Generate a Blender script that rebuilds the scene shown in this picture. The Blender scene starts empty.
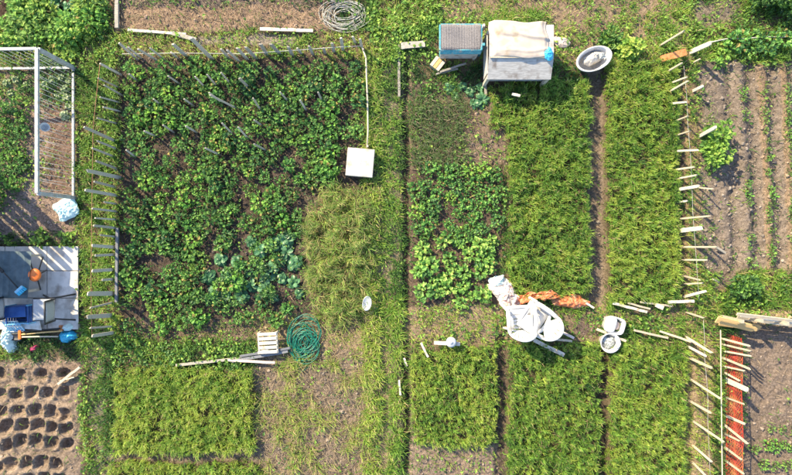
import bpy, math, random
import numpy as np
from mathutils import Vector, Matrix

random.seed(7)
rng = np.random.default_rng(11)
SC = bpy.context.scene
COL = SC.collection

# ------------------------------------------------------------------ camera, sky, sun, exposure
H = 10.56                 # camera height (m); 24 mm on 36 mm looking straight down
S = 0.02                  # metres on the ground for one pixel of the 792 px wide photograph
cam = bpy.data.cameras.new("camera")
cam.lens = 24.0
cam.sensor_width = 36.0
cam.clip_end = 20000
cam_o = bpy.data.objects.new("camera", cam)
COL.objects.link(cam_o)
cam_o.location = (0, 0, H)
cam_o.rotation_euler = (0, 0, 0)
SC.camera = cam_o

SUN_EL, SUN_AZ = math.radians(37), math.radians(-47)   # azimuth from +Y towards +X: the sun stands up-left
world = bpy.data.worlds.new("World")
SC.world = world
world.use_nodes = True
nt = world.node_tree
bg = nt.nodes["Background"]
sky = nt.nodes.new("ShaderNodeTexSky")
sky.sky_type = 'NISHITA'
sky.sun_disc = False
sky.sun_elevation = SUN_EL
sky.sun_rotation = SUN_AZ
nt.links.new(sky.outputs[0], bg.inputs[0])
bg.inputs[1].default_value = 0.15
sun = bpy.data.lights.new("sun", 'SUN')
sun.energy = 5.0
sun.angle = math.radians(0.5)
sun.color = (1.0, 0.83, 0.53)
sun_o = bpy.data.objects.new("sun", sun)
COL.objects.link(sun_o)
ce = math.cos(SUN_EL)
sdir = Vector((-math.sin(SUN_AZ) * ce, -math.cos(SUN_AZ) * ce, -math.sin(SUN_EL)))
sun_o.rotation_euler = sdir.to_track_quat('-Z', 'Y').to_euler()
sun_o.location = (-30, 30, 40)
SC.view_settings.view_transform = 'Standard'
SC.view_settings.look = 'None'
SC.view_settings.gamma = 1
SC.view_settings.use_curve_mapping = False
SC.view_settings.exposure = 1.18


# ------------------------------------------------------------------ helpers
def W(px, py, z=0.0):
    k = S * (H - z) / H
    return Vector(((px - 396) * k, (237.5 - py) * k, z))


def _hash(ix, iy, seed):
    n = (ix.astype(np.int64) * 374761393 + iy.astype(np.int64) * 668265263 + seed * 974634777) & 0x7fffffff
    n = ((n ^ (n >> 13)) * 1274126177) & 0x7fffffff
    n = (n ^ (n >> 16)) & 0xffff
    return n / 65535.0


def vn(x, y, seed=0):
    x = np.asarray(x, float); y = np.asarray(y, float)
    ix = np.floor(x); iy = np.floor(y)
    fx = x - ix; fy = y - iy
    fx = fx * fx * (3 - 2 * fx); fy = fy * fy * (3 - 2 * fy)
    a = _hash(ix, iy, seed); b = _hash(ix + 1, iy, seed)
    c = _hash(ix, iy + 1, seed); d = _hash(ix + 1, iy + 1, seed)
    return (a * (1 - fx) + b * fx) * (1 - fy) + (c * (1 - fx) + d * fx) * fy


def fbm(x, y, seed=0, o=4):
    s = 0; a = 0.5; t = 0
    for i in range(o):
        s = s + a * vn(x, y, seed + i * 17); t += a
        x = x * 2.03 + 11.3; y = y * 2.03 + 5.7; a *= 0.5
    return s / t


def sstep(a, b, x):
    t = np.clip((x - a) / (b - a), 0, 1)
    return t * t * (3 - 2 * t)


# raster maps over the place, one cell per 0.02 m
MX0, MY0, MX1, MY1 = -130, -130, 922, 605
GXX, GYY = np.meshgrid(np.arange(MX0, MX1 + 1, dtype=float), np.arange(MY0, MY1 + 1, dtype=float))
WX = (fbm(GXX / 22, GYY / 22, 3, 3) - .5)
WY = (fbm(GXX / 22, GYY / 22, 4, 3) - .5)


def rect(x0, y0, x1, y1, soft=4, wob=10, sk=0.0):
    """soft mask of a patch of ground with ragged edges; sk slants the upright edges"""
    X = GXX + WX * wob - sk * (GYY - 237); Y = GYY + WY * wob
    return (sstep(x0 - soft / 2, x0 + soft / 2, X) * (1 - sstep(x1 - soft / 2, x1 + soft / 2, X)) *
            sstep(y0 - soft / 2, y0 + soft / 2, Y) * (1 - sstep(y1 - soft / 2, y1 + soft / 2, Y)))


def blob(cx, cy, rx, ry, soft=.5, wob=10):
    X = GXX + WX * wob; Y = GYY + WY * wob
    d = np.sqrt(((X - cx) / rx) ** 2 + ((Y - cy) / ry) ** 2)
    return 1 - sstep(1 - soft, 1 + soft * .3, d)


def look(arr, px, py):
    x = np.clip(np.asarray(px) - MX0, 0, arr.shape[1] - 1.001); y = np.clip(np.asarray(py) - MY0, 0, arr.shape[0] - 1.001)
    ix = x.astype(int); iy = y.astype(int); fx = x - ix; fy = y - iy
    if arr.ndim == 3:
        fx = fx[..., None]; fy = fy[..., None]
    return ((arr[iy, ix] * (1 - fx) + arr[iy, ix + 1] * fx) * (1 - fy) +
            (arr[iy + 1, ix] * (1 - fx) + arr[iy + 1, ix + 1] * fx) * fy)


class MB:
    """collects primitives; one MB becomes one mesh object"""
    def __init__(s): s.v = []; s.f = []; s.sm = []

    def add(s, vs, fs, smooth=False):
        n = len(s.v); s.v += [tuple(v) for v in vs]
        s.f += [tuple(i + n for i in f) for f in fs]; s.sm += [smooth] * len(fs)
        return s

    def box(s, c, size, rz=0.0, M=None, taper=1.0):
        x, y, z = size[0] / 2, size[1] / 2, size[2] / 2
        vs = []
        for dz in (-z, z):
            k = 1 if dz < 0 else taper
            for dx, dy in ((-x, -y), (x, -y), (x, y), (-x, y)):
                vs.append(Vector((dx * k, dy * k, dz)))
        R = M if M else Matrix.Rotation(rz, 3, 'Z')
        c = Vector(c)
        vs = [c + R @ v for v in vs]
        return s.add(vs, [(3, 2, 1, 0), (4, 5, 6, 7), (0, 1, 5, 4), (1, 2, 6, 5), (2, 3, 7, 6), (3, 0, 4, 7)])

    def beam(s, p0, p1, w, t, wd=None, taper=1.0):
        p0 = Vector(p0); p1 = Vector(p1); d = p1 - p0; L = d.length; d.normalize()
        wd = Vector(wd) if wd else (Vector((0, 0, 1)).cross(d) if abs(d.z) < .95 else Vector((0, 1, 0)))
        X = (wd - d * wd.dot(d)).normalized(); Y = d.cross(X)
        M = Matrix((X, Y, d)).transposed()
        return s.box((p0 + p1) / 2, (w, t, L), M=M, taper=taper)

    def tube(s, pts, r, n=6, closed=False):
        pts = [Vector(p) for p in pts]; m = len(pts); vs = []; fs = []
        rr = r if isinstance(r, (list, tuple)) else [r] * m
        for i, p in enumerate(pts):
            a = pts[i - 1] if (i > 0 or closed) else p
            b = pts[(i + 1) % m] if (i < m - 1 or closed) else p
            d = (b - a).normalized()
            u = d.cross(Vector((0, 0, 1)))
            if u.length < .05: u = d.cross(Vector((0, 1, 0)))
            u.normalize(); w = d.cross(u)
            for k in range(n):
                an = 2 * math.pi * k / n
                vs.append(p + (u * math.cos(an) + w * math.sin(an)) * rr[i])
        for i in range(m if closed else m - 1):
            j = (i + 1) % m
            for k in range(n):
                l = (k + 1) % n
                fs.append((i * n + k, j * n + k, j * n + l, i * n + l))
        if not closed:
            fs.append(tuple(range(n))); fs.append(tuple(reversed(range((m - 1) * n, m * n))))
        return s.add(vs, fs, True)

    def lathe(s, prof, n=24, c=(0, 0, 0), sx=1.0, sy=1.0, M=None, jit=0.0):
        vs = []; fs = []; c = Vector(c)
        for i, (r, z) in enumerate(prof):
            for k in range(n):
                a = 2 * math.pi * k / n
                q = 1 + jit * math.sin(3 * a + i) * .5 + jit * (random.random() - .5)
                v = Vector((r * sx * q * math.cos(a), r * sy * q * math.sin(a), z))
                vs.append(c + (M @ v if M else v))
        for i in range(len(prof) - 1):
            for k in range(n):
                l = (k + 1) % n
                fs.append((i * n + k, i * n + l, (i + 1) * n + l, (i + 1) * n + k))
        if prof[0][0] > 1e-4: fs.append(tuple(reversed(range(n))))
        if prof[-1][0] > 1e-4: fs.append(tuple((len(prof) - 1) * n + k for k in range(n)))
        return s.add(vs, fs, True)

    def shell(s, fn, nu, nv, th, smooth=True):
        """sheet fn(u,v) with real thickness th (downwards offset along its normal)"""
        P = [[Vector(fn(i / nu, j / nv)) for j in range(nv + 1)] for i in range(nu + 1)]
        vs = []; fs = []; m = nv + 1; N = (nu + 1) * m
        nor = []
        for i in range(nu + 1):
            for j in range(m):
                a = P[min(i + 1, nu)][j] - P[max(i - 1, 0)][j]; b = P[i][min(j + 1, nv)] - P[i][max(j - 1, 0)]
                q = a.cross(b); nor.append(q.normalized() if q.length > 1e-9 else Vector((0, 0, 1)))
        for i in range(nu + 1):
            for j in range(m): vs.append(P[i][j])
        for i in range(nu + 1):
            for j in range(m): vs.append(P[i][j] - nor[i * m + j] * th)
        for i in range(nu):
            for j in range(nv):
                a, b, c, d = i * m + j, (i + 1) * m + j, (i + 1) * m + j + 1, i * m + j + 1
                fs.append((a, b, c, d)); fs.append((N + d, N + c, N + b, N + a))
        for i in range(nu):
            a, b = i * m, (i + 1) * m; fs.append((a, N + a, N + b, b))
            a, b = i * m + nv, (i + 1) * m + nv; fs.append((b, N + b, N + a, a))
        for j in range(nv):
            fs.append((j + 1, N + j + 1, N + j, j)); a = nu * m + j; fs.append((a, N + a, N + a + 1, a + 1))
        return s.add(vs, fs, smooth)

    def mesh(s, name, mat):
        me = bpy.data.meshes.new(name)
        me.from_pydata(s.v, [], s.f); me.update()
        me.polygons.foreach_set("use_smooth", s.sm)
        if mat: me.materials.append(mat)
        return me


def obj(name, mb, mat, parent=None, bevel=0.0, loc=None, label=None):
    me = mb if isinstance(mb, bpy.types.Mesh) else mb.mesh(name, mat)
    o = bpy.data.objects.new(name, me); COL.objects.link(o)
    if parent: o.parent = parent
    if loc is not None: o.location = loc
    if bevel:
        b = o.modifiers.new("edge", 'BEVEL'); b.width = bevel; b.segments = 2; b.limit_method = 'ANGLE'
    if label: o['label'] = label
    return o


def tag(o, label, cat=None, group=None, kind=None):
    o['label'] = label
    if cat: o['category'] = cat
    if group: o['group'] = group
    if kind: o['kind'] = kind
    return o


def thing(name, label, cat, loc=(0, 0, 0), rz=0.0, group=None):
    o = bpy.data.objects.new(name, None); COL.objects.link(o)
    o.empty_display_size = .1
    o.location = loc; o.rotation_euler = (0, 0, rz)
    return tag(o, label, cat, group)


def np_mesh(name, V, F, C, mat, smooth=False):
    me = bpy.data.meshes.new(name)
    V = np.ascontiguousarray(V, np.float32); F = np.ascontiguousarray(F, np.int32)
    me.vertices.add(len(V)); me.vertices.foreach_set("co", V.ravel())
    k = F.shape[1]
    me.loops.add(F.size); me.loops.foreach_set("vertex_index", F.ravel())
    me.polygons.add(len(F)); me.polygons.foreach_set("loop_start", np.arange(0, F.size, k, dtype=np.int32))
    me.update(calc_edges=True)
    me.polygons.foreach_set("use_smooth", np.full(len(F), smooth))
    if C is not None:
        at = me.attributes.new("col", 'FLOAT_COLOR', 'POINT')
        c4 = np.ones((len(V), 4), np.float32); c4[:, :3] = C
        at.data.foreach_set("color", c4.ravel())
    if mat: me.materials.append(mat)
    return me


# ------------------------------------------------------------------ materials (all procedural)
def newmat(name):
    m = bpy.data.materials.new(name); m.use_nodes = True
    n = m.node_tree; return m, n, n.nodes["Principled BSDF"]


def noise_mix(n, ca, cb, scale, detail=4, lo=.35, hi=.65, stretch=(1, 1, 1), coord='Object', rot=0.0):
    tc = n.nodes.new("ShaderNodeTexCoord"); mp = n.nodes.new("ShaderNodeMapping")
    mp.inputs["Scale"].default_value = stretch; mp.inputs["Rotation"].default_value = (0, 0, rot)
    n.links.new(tc.outputs[coord], mp.inputs[0])
    no = n.nodes.new("ShaderNodeTexNoise"); no.inputs["Scale"].default_value = scale; no.inputs["Detail"].default_value = detail
    n.links.new(mp.outputs[0], no.inputs[0])
    cr = n.nodes.new("ShaderNodeValToRGB"); e = cr.color_ramp.elements
    e[0].position = lo; e[1].position = hi; e[0].color = (*ca, 1); e[1].color = (*cb, 1)
    n.links.new(no.outputs[0], cr.inputs[0])
    return cr, no, mp


def bump(n, b, src, strength, dist=.01):
    bp = n.nodes.new("ShaderNodeBump"); bp.inputs["Strength"].default_value = strength; bp.inputs["Distance"].default_value = dist
    n.links.new(src, bp.inputs["Height"]); n.links.new(bp.outputs[0], b.inputs["Normal"])


def stuffmat(name, ca, cb, scale=8, rough=.6, lo=.35, hi=.65, bs=.3, stretch=(1, 1, 1), metal=0, dirt=None, coord='Object', var=0.0, trans=0.0):
    m, n, b = newmat(name)
    cr, no, mp = noise_mix(n, ca, cb, scale, 5, lo, hi, stretch, coord)
    src = cr.outputs[0]
    if dirt:
        cr2, _, _ = noise_mix(n, (0, 0, 0), (1, 1, 1), dirt[1], 6, .52, .72, (1, 1, 1), coord)
        mx = n.nodes.new("ShaderNodeMix"); mx.data_type = 'RGBA'
        n.links.new(cr2.outputs[0], mx.inputs[0]); n.links.new(src, mx.inputs[6]); mx.inputs[7].default_value = (*dirt[0], 1)
        src = mx.outputs[2]
    if var:
        oi = n.nodes.new("ShaderNodeObjectInfo"); mr = n.nodes.new("ShaderNodeMapRange")
        mr.inputs[3].default_value = 1 - var; mr.inputs[4].default_value = 1 + var
        n.links.new(oi.outputs["Random"], mr.inputs[0])
        vm = n.nodes.new("ShaderNodeVectorMath"); vm.operation = 'SCALE'
        n.links.new(src, vm.inputs[0]); n.links.new(mr.outputs[0], vm.inputs["Scale"]); src = vm.outputs[0]
    n.links.new(src, b.inputs["Base Color"])
    b.inputs["Roughness"].default_value = rough; b.inputs["Metallic"].default_value = metal
    if bs: bump(n, b, no.outputs[0], bs)
    if trans:
        tr = n.nodes.new("ShaderNodeBsdfTranslucent"); ms = n.nodes.new("ShaderNodeMixShader"); ms.inputs[0].default_value = trans
        n.links.new(src, tr.inputs[0]); n.links.new(b.outputs[0], ms.inputs[1]); n.links.new(tr.outputs[0], ms.inputs[2])
        n.links.new(ms.outputs[0], n.nodes["Material Output"].inputs[0])
    return m


def leafmat(name, rough=.5, trans=.36):
    m, n, b = newmat(name)
    at = n.nodes.new("ShaderNodeAttribute"); at.attribute_name = "col"
    n.links.new(at.outputs["Color"], b.inputs["Base Color"])
    b.inputs["Roughness"].default_value = rough; b.inputs["Specular IOR Level"].default_value = .35
    tr = n.nodes.new("ShaderNodeBsdfTranslucent"); ms = n.nodes.new("ShaderNodeMixShader"); ms.inputs[0].default_value = trans
    n.links.new(at.outputs["Color"], tr.inputs[0]); n.links.new(b.outputs[0], ms.inputs[1]); n.links.new(tr.outputs[0], ms.inputs[2])
    n.links.new(ms.outputs[0], n.nodes["Material Output"].inputs[0])
    return m


def soilmat():
    m, n, b = newmat("soil")
    at = n.nodes.new("ShaderNodeAttribute"); at.attribute_name = "col"
    cr, no, mp = noise_mix(n, (.62, .60, .58), (1.42, 1.38, 1.34), 22, 8, .3, .7)
    cr2, no2, _ = noise_mix(n, (.55, .55, .56), (1.3, 1.28, 1.25), 90, 3, .32, .66)
    vm = n.nodes.new("ShaderNodeVectorMath"); vm.operation = 'MULTIPLY'
    vm2 = n.nodes.new("ShaderNodeVectorMath"); vm2.operation = 'MULTIPLY'
    n.links.new(at.outputs["Color"], vm.inputs[0]); n.links.new(cr.outputs[0], vm.inputs[1])
    n.links.new(vm.outputs[0], vm2.inputs[0]); n.links.new(cr2.outputs[0], vm2.inputs[1])
    n.links.new(vm2.outputs[0], b.inputs["Base Color"]); b.inputs["Roughness"].default_value = 1
    b.inputs["Specular IOR Level"].default_value = .1
    ad = n.nodes.new("ShaderNodeMath"); ad.operation = 'ADD'
    n.links.new(no.outputs[0], ad.inputs[0]); n.links.new(no2.outputs[0], ad.inputs[1])
    bump(n, b, ad.outputs[0], .9, .02)
    return m


M = {}
M['leaf'] = leafmat("leaf")
M['waxy'] = leafmat("waxy_leaf", .4, .15)
M['blade'] = leafmat("blade", .55, .48)
M['soil'] = soilmat()
m, n, b = newmat("clod"); at = n.nodes.new("ShaderNodeAttribute"); at.attribute_name = "col"
n.links.new(at.outputs[0], b.inputs["Base Color"]); b.inputs["Roughness"].default_value = 1; M['clod'] = m
M['grey_wood'] = stuffmat("grey_wood", (.36, .32, .275), (.62, .56, .48), 30, .85, stretch=(6, 6, .5), bs=.5, var=.22)
M['old_wood'] = stuffmat("old_wood", (.20, .185, .165), (.40, .375, .34), 30, .85, stretch=(.5, 6, 6), bs=.5, var=.2)
M['pale_wood'] = stuffmat("pale_wood", (.37, .315, .24), (.58, .52, .42), 26, .8, stretch=(6, 6, .5), bs=.4, var=.2)
M['white_wood'] = stuffmat("white_wood", (.48, .45, .40), (.66, .62, .56), 20, .7, stretch=(4, 4, .6), bs=.3, dirt=((.35, .28, .2), 9), var=.08)
M['dark_pole'] = stuffmat("dark_pole", (.10, .11, .13), (.22, .23, .26), 25, .7, stretch=(5, 5, .4), var=.15)
M['yellow_plank'] = stuffmat("yellow_plank", (.45, .29, .11), (.66, .47, .22), 18, .8, stretch=(6, 6, .4), bs=.4, var=.18)
M['white_metal'] = stuffmat("white_metal", (.34, .36, .39), (.48, .50, .53), 12, .4, dirt=((.38, .33, .27), 14))
M['white_plastic'] = stuffmat("white_plastic", (.56, .56, .56), (.67, .66, .65), 7, .4, bs=0, dirt=((.42, .38, .32), 6))
M['styrofoam'] = stuffmat("styrofoam", (.42, .40, .37), (.55, .52, .48), 45, .8, bs=.4, dirt=((.30, .25, .18), 4.5))
M['panel'] = stuffmat("pale_panel", (.54, .52, .50), (.68, .65, .62), 6, .6, bs=.05, dirt=((.30, .26, .23), 4), var=.07)
M['corrugated'] = stuffmat("corrugated_sheet", (.075, .105, .125), (.11, .15, .175), 10, .9, bs=.1)
M['corrugated'].node_tree.nodes['Principled BSDF'].inputs['Specular IOR Level'].default_value = .15
M['felt'] = stuffmat("roof_felt", (.14, .135, .145), (.28, .265, .28), 40, .95, bs=.8, stretch=(4, 1, 1))
M['turquoise'] = stuffmat("turquoise_paint", (.045, .25, .34), (.09, .38, .47), 20, .5, dirt=((.35, .36, .34), 14))
M['plywood'] = stuffmat("weathered_plywood", (.35, .34, .335), (.50, .49, .48), 9, .8, stretch=(1, 5, 5), bs=.2, dirt=((.22, .19, .17), 6))
M['tarp'] = stuffmat("cream_tarp", (.46, .39, .34), (.58, .52, .47), 5, .7, bs=.3, dirt=((.40, .31, .22), 5), trans=.05)
M['blue_tarp'] = stuffmat("blue_tarp", (.02, .30, .55), (.06, .45, .70), 14, .4)
M['blue_plastic'] = stuffmat("blue_plastic", (.02, .075, .27), (.035, .115, .36), 8, .35, bs=0)
M['lightblue_plastic'] = stuffmat("lightblue_plastic", (.10, .36, .60), (.25, .52, .72), 8, .4, bs=0)
M['pale_bag'] = stuffmat("pale_bag", (.48, .68, .72), (.66, .80, .82), 9, .35, bs=.2, trans=.15)
M['cloth_blue'] = stuffmat("pale_blue_cloth", (.40, .66, .70), (.62, .78, .80), 8, .8, bs=.3, dirt=((.32, .50, .52), 12))
M['orange'] = stuffmat("orange_plastic", (.62, .13, .02), (.74, .20, .03), 9, .4, bs=0, dirt=((.45, .15, .05), 8))
M['rust'] = stuffmat("rust_red", (.40, .14, .05), (.58, .25, .10), 22, .9, bs=.6)
M['orange_net'] = stuffmat("orange_net", (.74, .17, .06), (.82, .36, .18), 16, .7, bs=.5, dirt=((.86, .55, .38), 7), trans=.25)
M['red_net'] = stuffmat("red_net", (.34, .03, .02), (.44, .06, .035), 12, .6, bs=0, dirt=((.40, .16, .06), 3), trans=.1)
M['sack'] = stuffmat("printed_sack", (.74, .62, .56), (.82, .76, .72), 9, .7, bs=.3, dirt=((.62, .12, .08), 9))
M['black'] = stuffmat("black_metal", (.012, .013, .016), (.03, .03, .035), 20, .45, bs=0)
M['sling'] = stuffmat("grey_sling", (.30, .33, .38), (.40, .43, .48), 60, .8, bs=.2)
M['green_hose'] = stuffmat("green_hose", (.006, .10, .07), (.015, .20, .14), 18, .4, bs=0)
M['grey_hose'] = stuffmat("grey_hose", (.30, .30, .28), (.50, .50, .47), 18, .6, bs=0)
M['wire'] = stuffmat("wire", (.34, .33, .32), (.48, .47, .45), 30, .5, bs=0)
M['string'] = stuffmat("white_string", (.6, .6, .58), (.75, .75, .72), 30, .7, bs=0)
M['brown_wire'] = stuffmat("rusty_wire", (.22, .10, .05), (.32, .17, .10), 30, .8, bs=0)
M['magenta'] = stuffmat("magenta_plastic", (.30, .02, .09), (.42, .04, .14), 9, .5, bs=0)
M['dish'] = stuffmat("enamel", (.40, .43, .47), (.54, .57, .60), 18, .4, bs=0, dirt=((.4, .38, .36), 12))
M['pink'] = stuffmat("pinkish_lining", (.50, .40, .37), (.62, .52, .48), 12, .7, bs=.2)
M['stem'] = stuffmat("stem", (.10, .14, .04), (.16, .2, .07), 30, .8, bs=0)
M['trash'] = stuffmat("grey_rubble", (.16, .18, .19), (.55, .58, .58), 26, .7, lo=.4, hi=.6, bs=.8)

# ------------------------------------------------------------------ the ground: heights, soil colours, plant cover
shape = GXX.shape
Z = (fbm(GXX / 60, GYY / 60, 21, 4) - .5) * .06 + (fbm(GXX / 7, GYY / 7, 22, 3) - .5) * .03
SOIL = np.zeros(shape + (3,)); SOIL[:] = (.15, .12, .085)
GD = np.full(shape, 1500.0)     # grass blades per square metre
GL = np.full(shape, .11)        # their length
GY = np.clip(.45 + (fbm(GXX / 40, GYY / 40, 31, 3) - .5) * 1.6, 0, 1)   # how yellow they are
LD = 260.0 * sstep(.42, .6, fbm(GXX / 26, GYY / 26, 32, 3))    # broad weed leaves per square metre
LY = np.clip(.5 + (fbm(GXX / 30, GYY / 30, 33, 3) - .5) * 1.5, 0, 1)
LS = np.full(shape, .045)
CL = np.full(shape, 15.0)       # clods per square metre
ST = np.full(shape, 30.0)       # straw bits per square metre
PINK, SAND, DARK, GREY, DRY = (.185, .157, .138), (.25, .20, .162), (.062, .045, .036), (.20, .165, .15), (.33, .26, .17)


def lay(m, soil=None, gd=None, gl=None, gy=None, ld=None, ly=None, ls=None, cl=None, st=None, z=None, dz=None):
    global Z, GD, GL, GY, LD, LY, LS, CL, ST
    if soil is not None:
        SOIL[:] = SOIL * (1 - m[..., None]) + np.array(soil) * m[..., None]
    mix = lambda A, v: A if v is None else A * (1 - m) + v * m
    GD = mix(GD, gd); GL = mix(GL, gl); LD = mix(LD, ld); LS = mix(LS, ls); CL = mix(CL, cl); ST = mix(ST, st)
    if gy is not None: GY = GY * (1 - m) + np.clip(gy + (GY - .45) * .6, 0, 1) * m
    if ly is not None: LY = LY * (1 - m) + np.clip(ly + (LY - .5) * .6, 0, 1) * m
    if dz is not None: Z = Z + dz * m


n1 = fbm(GXX / 14, GYY / 14, 41, 4)
n2 = fbm(GXX / 30, GYY / 30, 42, 3)
patch = lambda a, b, s: sstep(a, b, fbm(GXX / 18, GYY / 18, s, 3))
# top-left corner weeds and the left plot
lay(rect(-130, -130, 106, 62), gd=900, gl=.14, gy=.45, ld=900, ly=.5, ls=.06)
lay(rect(-130, -130, 14, 22), soil=DARK, gd=60, ld=0, dz=-.12)  # black corner shadow laid in as dark soil and a hollow
lay(rect(20, 28, 104, 62), ld=1000, ly=.85, gy=.75, gd=1300)
lay(rect(52, -20, 84, 22), soil=DARK, gd=80, ld=100)
lay(rect(-130, 70, 74, 240), soil=(.24, .185, .16), gd=60, ld=40, cl=60, st=60)
lay(rect(-130, 72, 76, 104), gd=500, ld=500, ly=.3, gl=.12)
lay(rect(-130, 150, 36, 240), soil=(.23, .195, .185))
lay(rect(20, 100, 70, 190) * patch(.5, .62, 61), gd=300, ld=200, gl=.09)
lay(rect(48, 70, 70, 196), soil=(.17, .12, .1))
lay(rect(-30, 232, 82, 250), gd=1000, ld=900, ly=.6, ls=.05)
lay(rect(80, 40, 118, 520), soil=(.16, .12, .085), gd=1300, gl=.11, gy=.55, ld=500, ly=.6, ls=.04)
lay(rect(90, 345, 103, 520), soil=(.18, .16, .13), gd=900, gl=.09, ld=150)
lay(rect(104, 340, 116, 520), gd=1700, gl=.16, gy=.15, ld=100)
# holes field
holes_zone = rect(-130, 360, 82, 600, 4, 8)
lay(holes_zone, soil=SAND, gd=25, ld=0, cl=30, st=40, dz=.03)
lay(rect(40, 356, 84, 372), soil=(.22, .17, .14))
rowsY = [(374, (3, 24, 44, 65)), (393, (1, 18, 34, 49, 65)), (412, (4, 20, 36.5, 52, 65)), (426, (8, 23, 38, 52.5, 67)),
         (442, (9.5, 24, 39, 53.5, 68)), (463, (0, 12.6, 28, 43.5, 59)), (480, (2, 16, 31, 47, 62)), (497, (4, 18, 33, 49, 64)),
         (374, (-15, -32)), (393, (-16, -33)), (412, (-14, -30)), (426, (-9, -26)), (442, (-8, -25)), (463, (-16, -32))]
for hy, hxs in rowsY:
    for hx in hxs:
        cx = hx + random.uniform(-1, 1); cy = hy + random.uniform(-1.5, 1.5)
        rx = random.uniform(5.8, 6.8); ry = random.uniform(5.8, 7.0)
        dd = np.sqrt((np.abs(GXX + WX * 9 - cx) / rx) ** 2.6 + (np.abs(GYY + WY * 9 - cy) / ry) ** 2.6)
        pit = 1 - sstep(.55, 1.12, dd)
        rim = np.exp(-((dd - 1.35) / .3) ** 2)
        Z = Z - .11 * pit + .035 * rim * (.6 + n1 * .8)
        SOIL[:] = SOIL * (1 - .25 * pit[..., None]) + np.array((.19, .145, .12)) * .25 * pit[..., None]  # pit soil coloured darker to deepen the shade in each hole
# top bed with straw, above the back fence
lay(rect(114, -130, 335, 32), soil=(.26, .19, .145), gd=70, ld=10, cl=60, st=420, dz=.03)
lay(rect(114, -130, 335, 6), soil=(.14, .115, .11), gd=150, ld=150)
lay(rect(104, -130, 116, 26), soil=(.24, .17, .14), gd=200, ld=50)
lay(rect(122, 33, 366, 60), soil=(.17, .13, .09), gd=1000, gl=.1, gy=.75, ld=250, ly=.8, ls=.035)
lay(rect(196, 36, 300, 46), soil=(.26, .23, .2), gd=500)
# the potato plot
lay(rect(120, 58, 366, 335, 4, 8), soil=(.085, .068, .06), gd=45, gl=.07, gy=.4, ld=150, ly=.35, ls=.034, cl=130, st=60, dz=-.03)
lay(rect(130, 318, 320, 342, 6, 14), soil=(.14, .11, .088), gd=500, gy=.6, ld=180, ly=.6, cl=80, st=120)
lay(rect(110, 338, 262, 368), gd=1300, gl=.12, gy=.45, ld=700, ly=.5, ls=.045, soil=(.12, .1, .07))
# strip with hose and pallet, dry patch under it
lay(rect(256, 314, 378, 356), soil=(.27, .215, .15), gd=420, gl=.09, gy=.8, ld=60, ly=.7, cl=25, st=260)
lay(rect(256, 352, 376, 600), soil=(.20, .165, .138), gd=70, gl=.09, gy=.8, ld=35, cl=150, st=420)
lay(rect(256, 352, 376, 600) * patch(.52, .64, 62), gd=260, gl=.12, gy=.85)
lay(rect(104, 446, 268, 600), soil=(.19, .16, .145), gd=150, gl=.08, gy=.5, ld=10, cl=40)
# middle path
lay(rect(364, 36, 414, 600), soil=(.15, .14, .10), gd=1700, gl=.11, gy=.55, ld=250, ls=.035)
lay(rect(364, 36, 381, 600, 4, 6), gd=2300, gl=.15, gy=.82, ld=120)
lay(rect(382.5, 130, 386.5, 600, 3, 6), soil=(.22, .19, .13), gd=900, gl=.08, gy=.75, ld=10, dz=-.02)
lay(rect(381, 60, 397, 340, 5, 8), soil=(.17, .155, .115), gd=1700, gl=.10, gy=.55, ld=100)
lay(rect(380, 345, 390, 600, 5, 8), soil=(.23, .19, .14), gd=800, gl=.08, gy=.6, ld=60)
lay(rect(389, 300, 405, 600), gd=2100, gy=.7, gl=.15)
lay(rect(403, 60, 409, 470, 4, 6), soil=(.07, .055, .045), gd=500, gl=.10, gy=.2, ld=20, dz=-.07)  # shade along the path put into the soil colour, with a dip
lay(rect(368, -130, 440, 62), gd=1400, gl=.14, gy=.6, ld=900, ly=.65, ls=.05)
lay(rect(402, 40, 436, 100), gd=1100, gy=.3, ld=300)
# ground round the hutches
lay(rect(440, -130, 690, 64), soil=(.24, .185, .14), gd=900, gl=.11, gy=.75, ld=220, ly=.7, cl=25)
lay(rect(440, -130, 660, 10) * patch(.45, .6, 63), gd=250, ld=60)
lay(rect(484, 10, 552, 26), gd=2200, gy=.55, gl=.14)
lay(blob(580, 10, 60, 30) * patch(.42, .55, 64), gd=200, ld=60)
lay(rect(405, 78, 500, 110), gd=550, gl=.11, gy=.35, ld=300, ly=.35, soil=(.13, .105, .085))
lay(rect(408, 98, 466, 166), soil=(.2, .155, .12), gd=650, gl=.13, gy=.45, ld=100, st=200)
lay(rect(462, 98, 508, 170), soil=(.19, .145, .12), gd=250, gl=.1, gy=.6, ld=60, cl=80, st=160)
lay(rect(408, 164, 500, 310), soil=(.12, .09, .075), gd=100, ld=180, ly=.5, ls=.04, cl=70)
# beds of green corn: ground raised under them, trodden furrows between
lay(rect(588, 60, 604, 312, 4, 5), soil=(.17, .14, .118), gd=50, gl=.08, ld=0, cl=60, dz=-.1)
lay(rect(496, 335, 508, 600, 4, 5), soil=(.10, .08, .068), gd=150, gl=.09, ld=0, cl=40, dz=-.08)
lay(rect(598, 345, 608, 600, 4, 5), soil=(.08, .062, .052), gd=80, gl=.08, ld=0, cl=40, dz=-.1)
lay(rect(674, 60, 686, 300, 4, 5), soil=(.12, .09, .075), gd=160, ld=20, dz=-.06)
lay(rect(682, 330, 694, 600, 4, 5), soil=(.13, .1, .085), gd=140, ld=20, dz=-.06)
lay(rect(408, 438, 500, 600), soil=(.22, .175, .15), gd=250, gl=.09, gy=.7, ld=80, cl=60)
lay(rect(404, 306, 692, 346), soil=(.2, .155, .115), gd=1000, gl=.10, gy=.6, ld=200, ly=.5)
lay(rect(404, 306, 500, 340), soil=(.24, .19, .14), gd=650, gy=.8)
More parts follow.
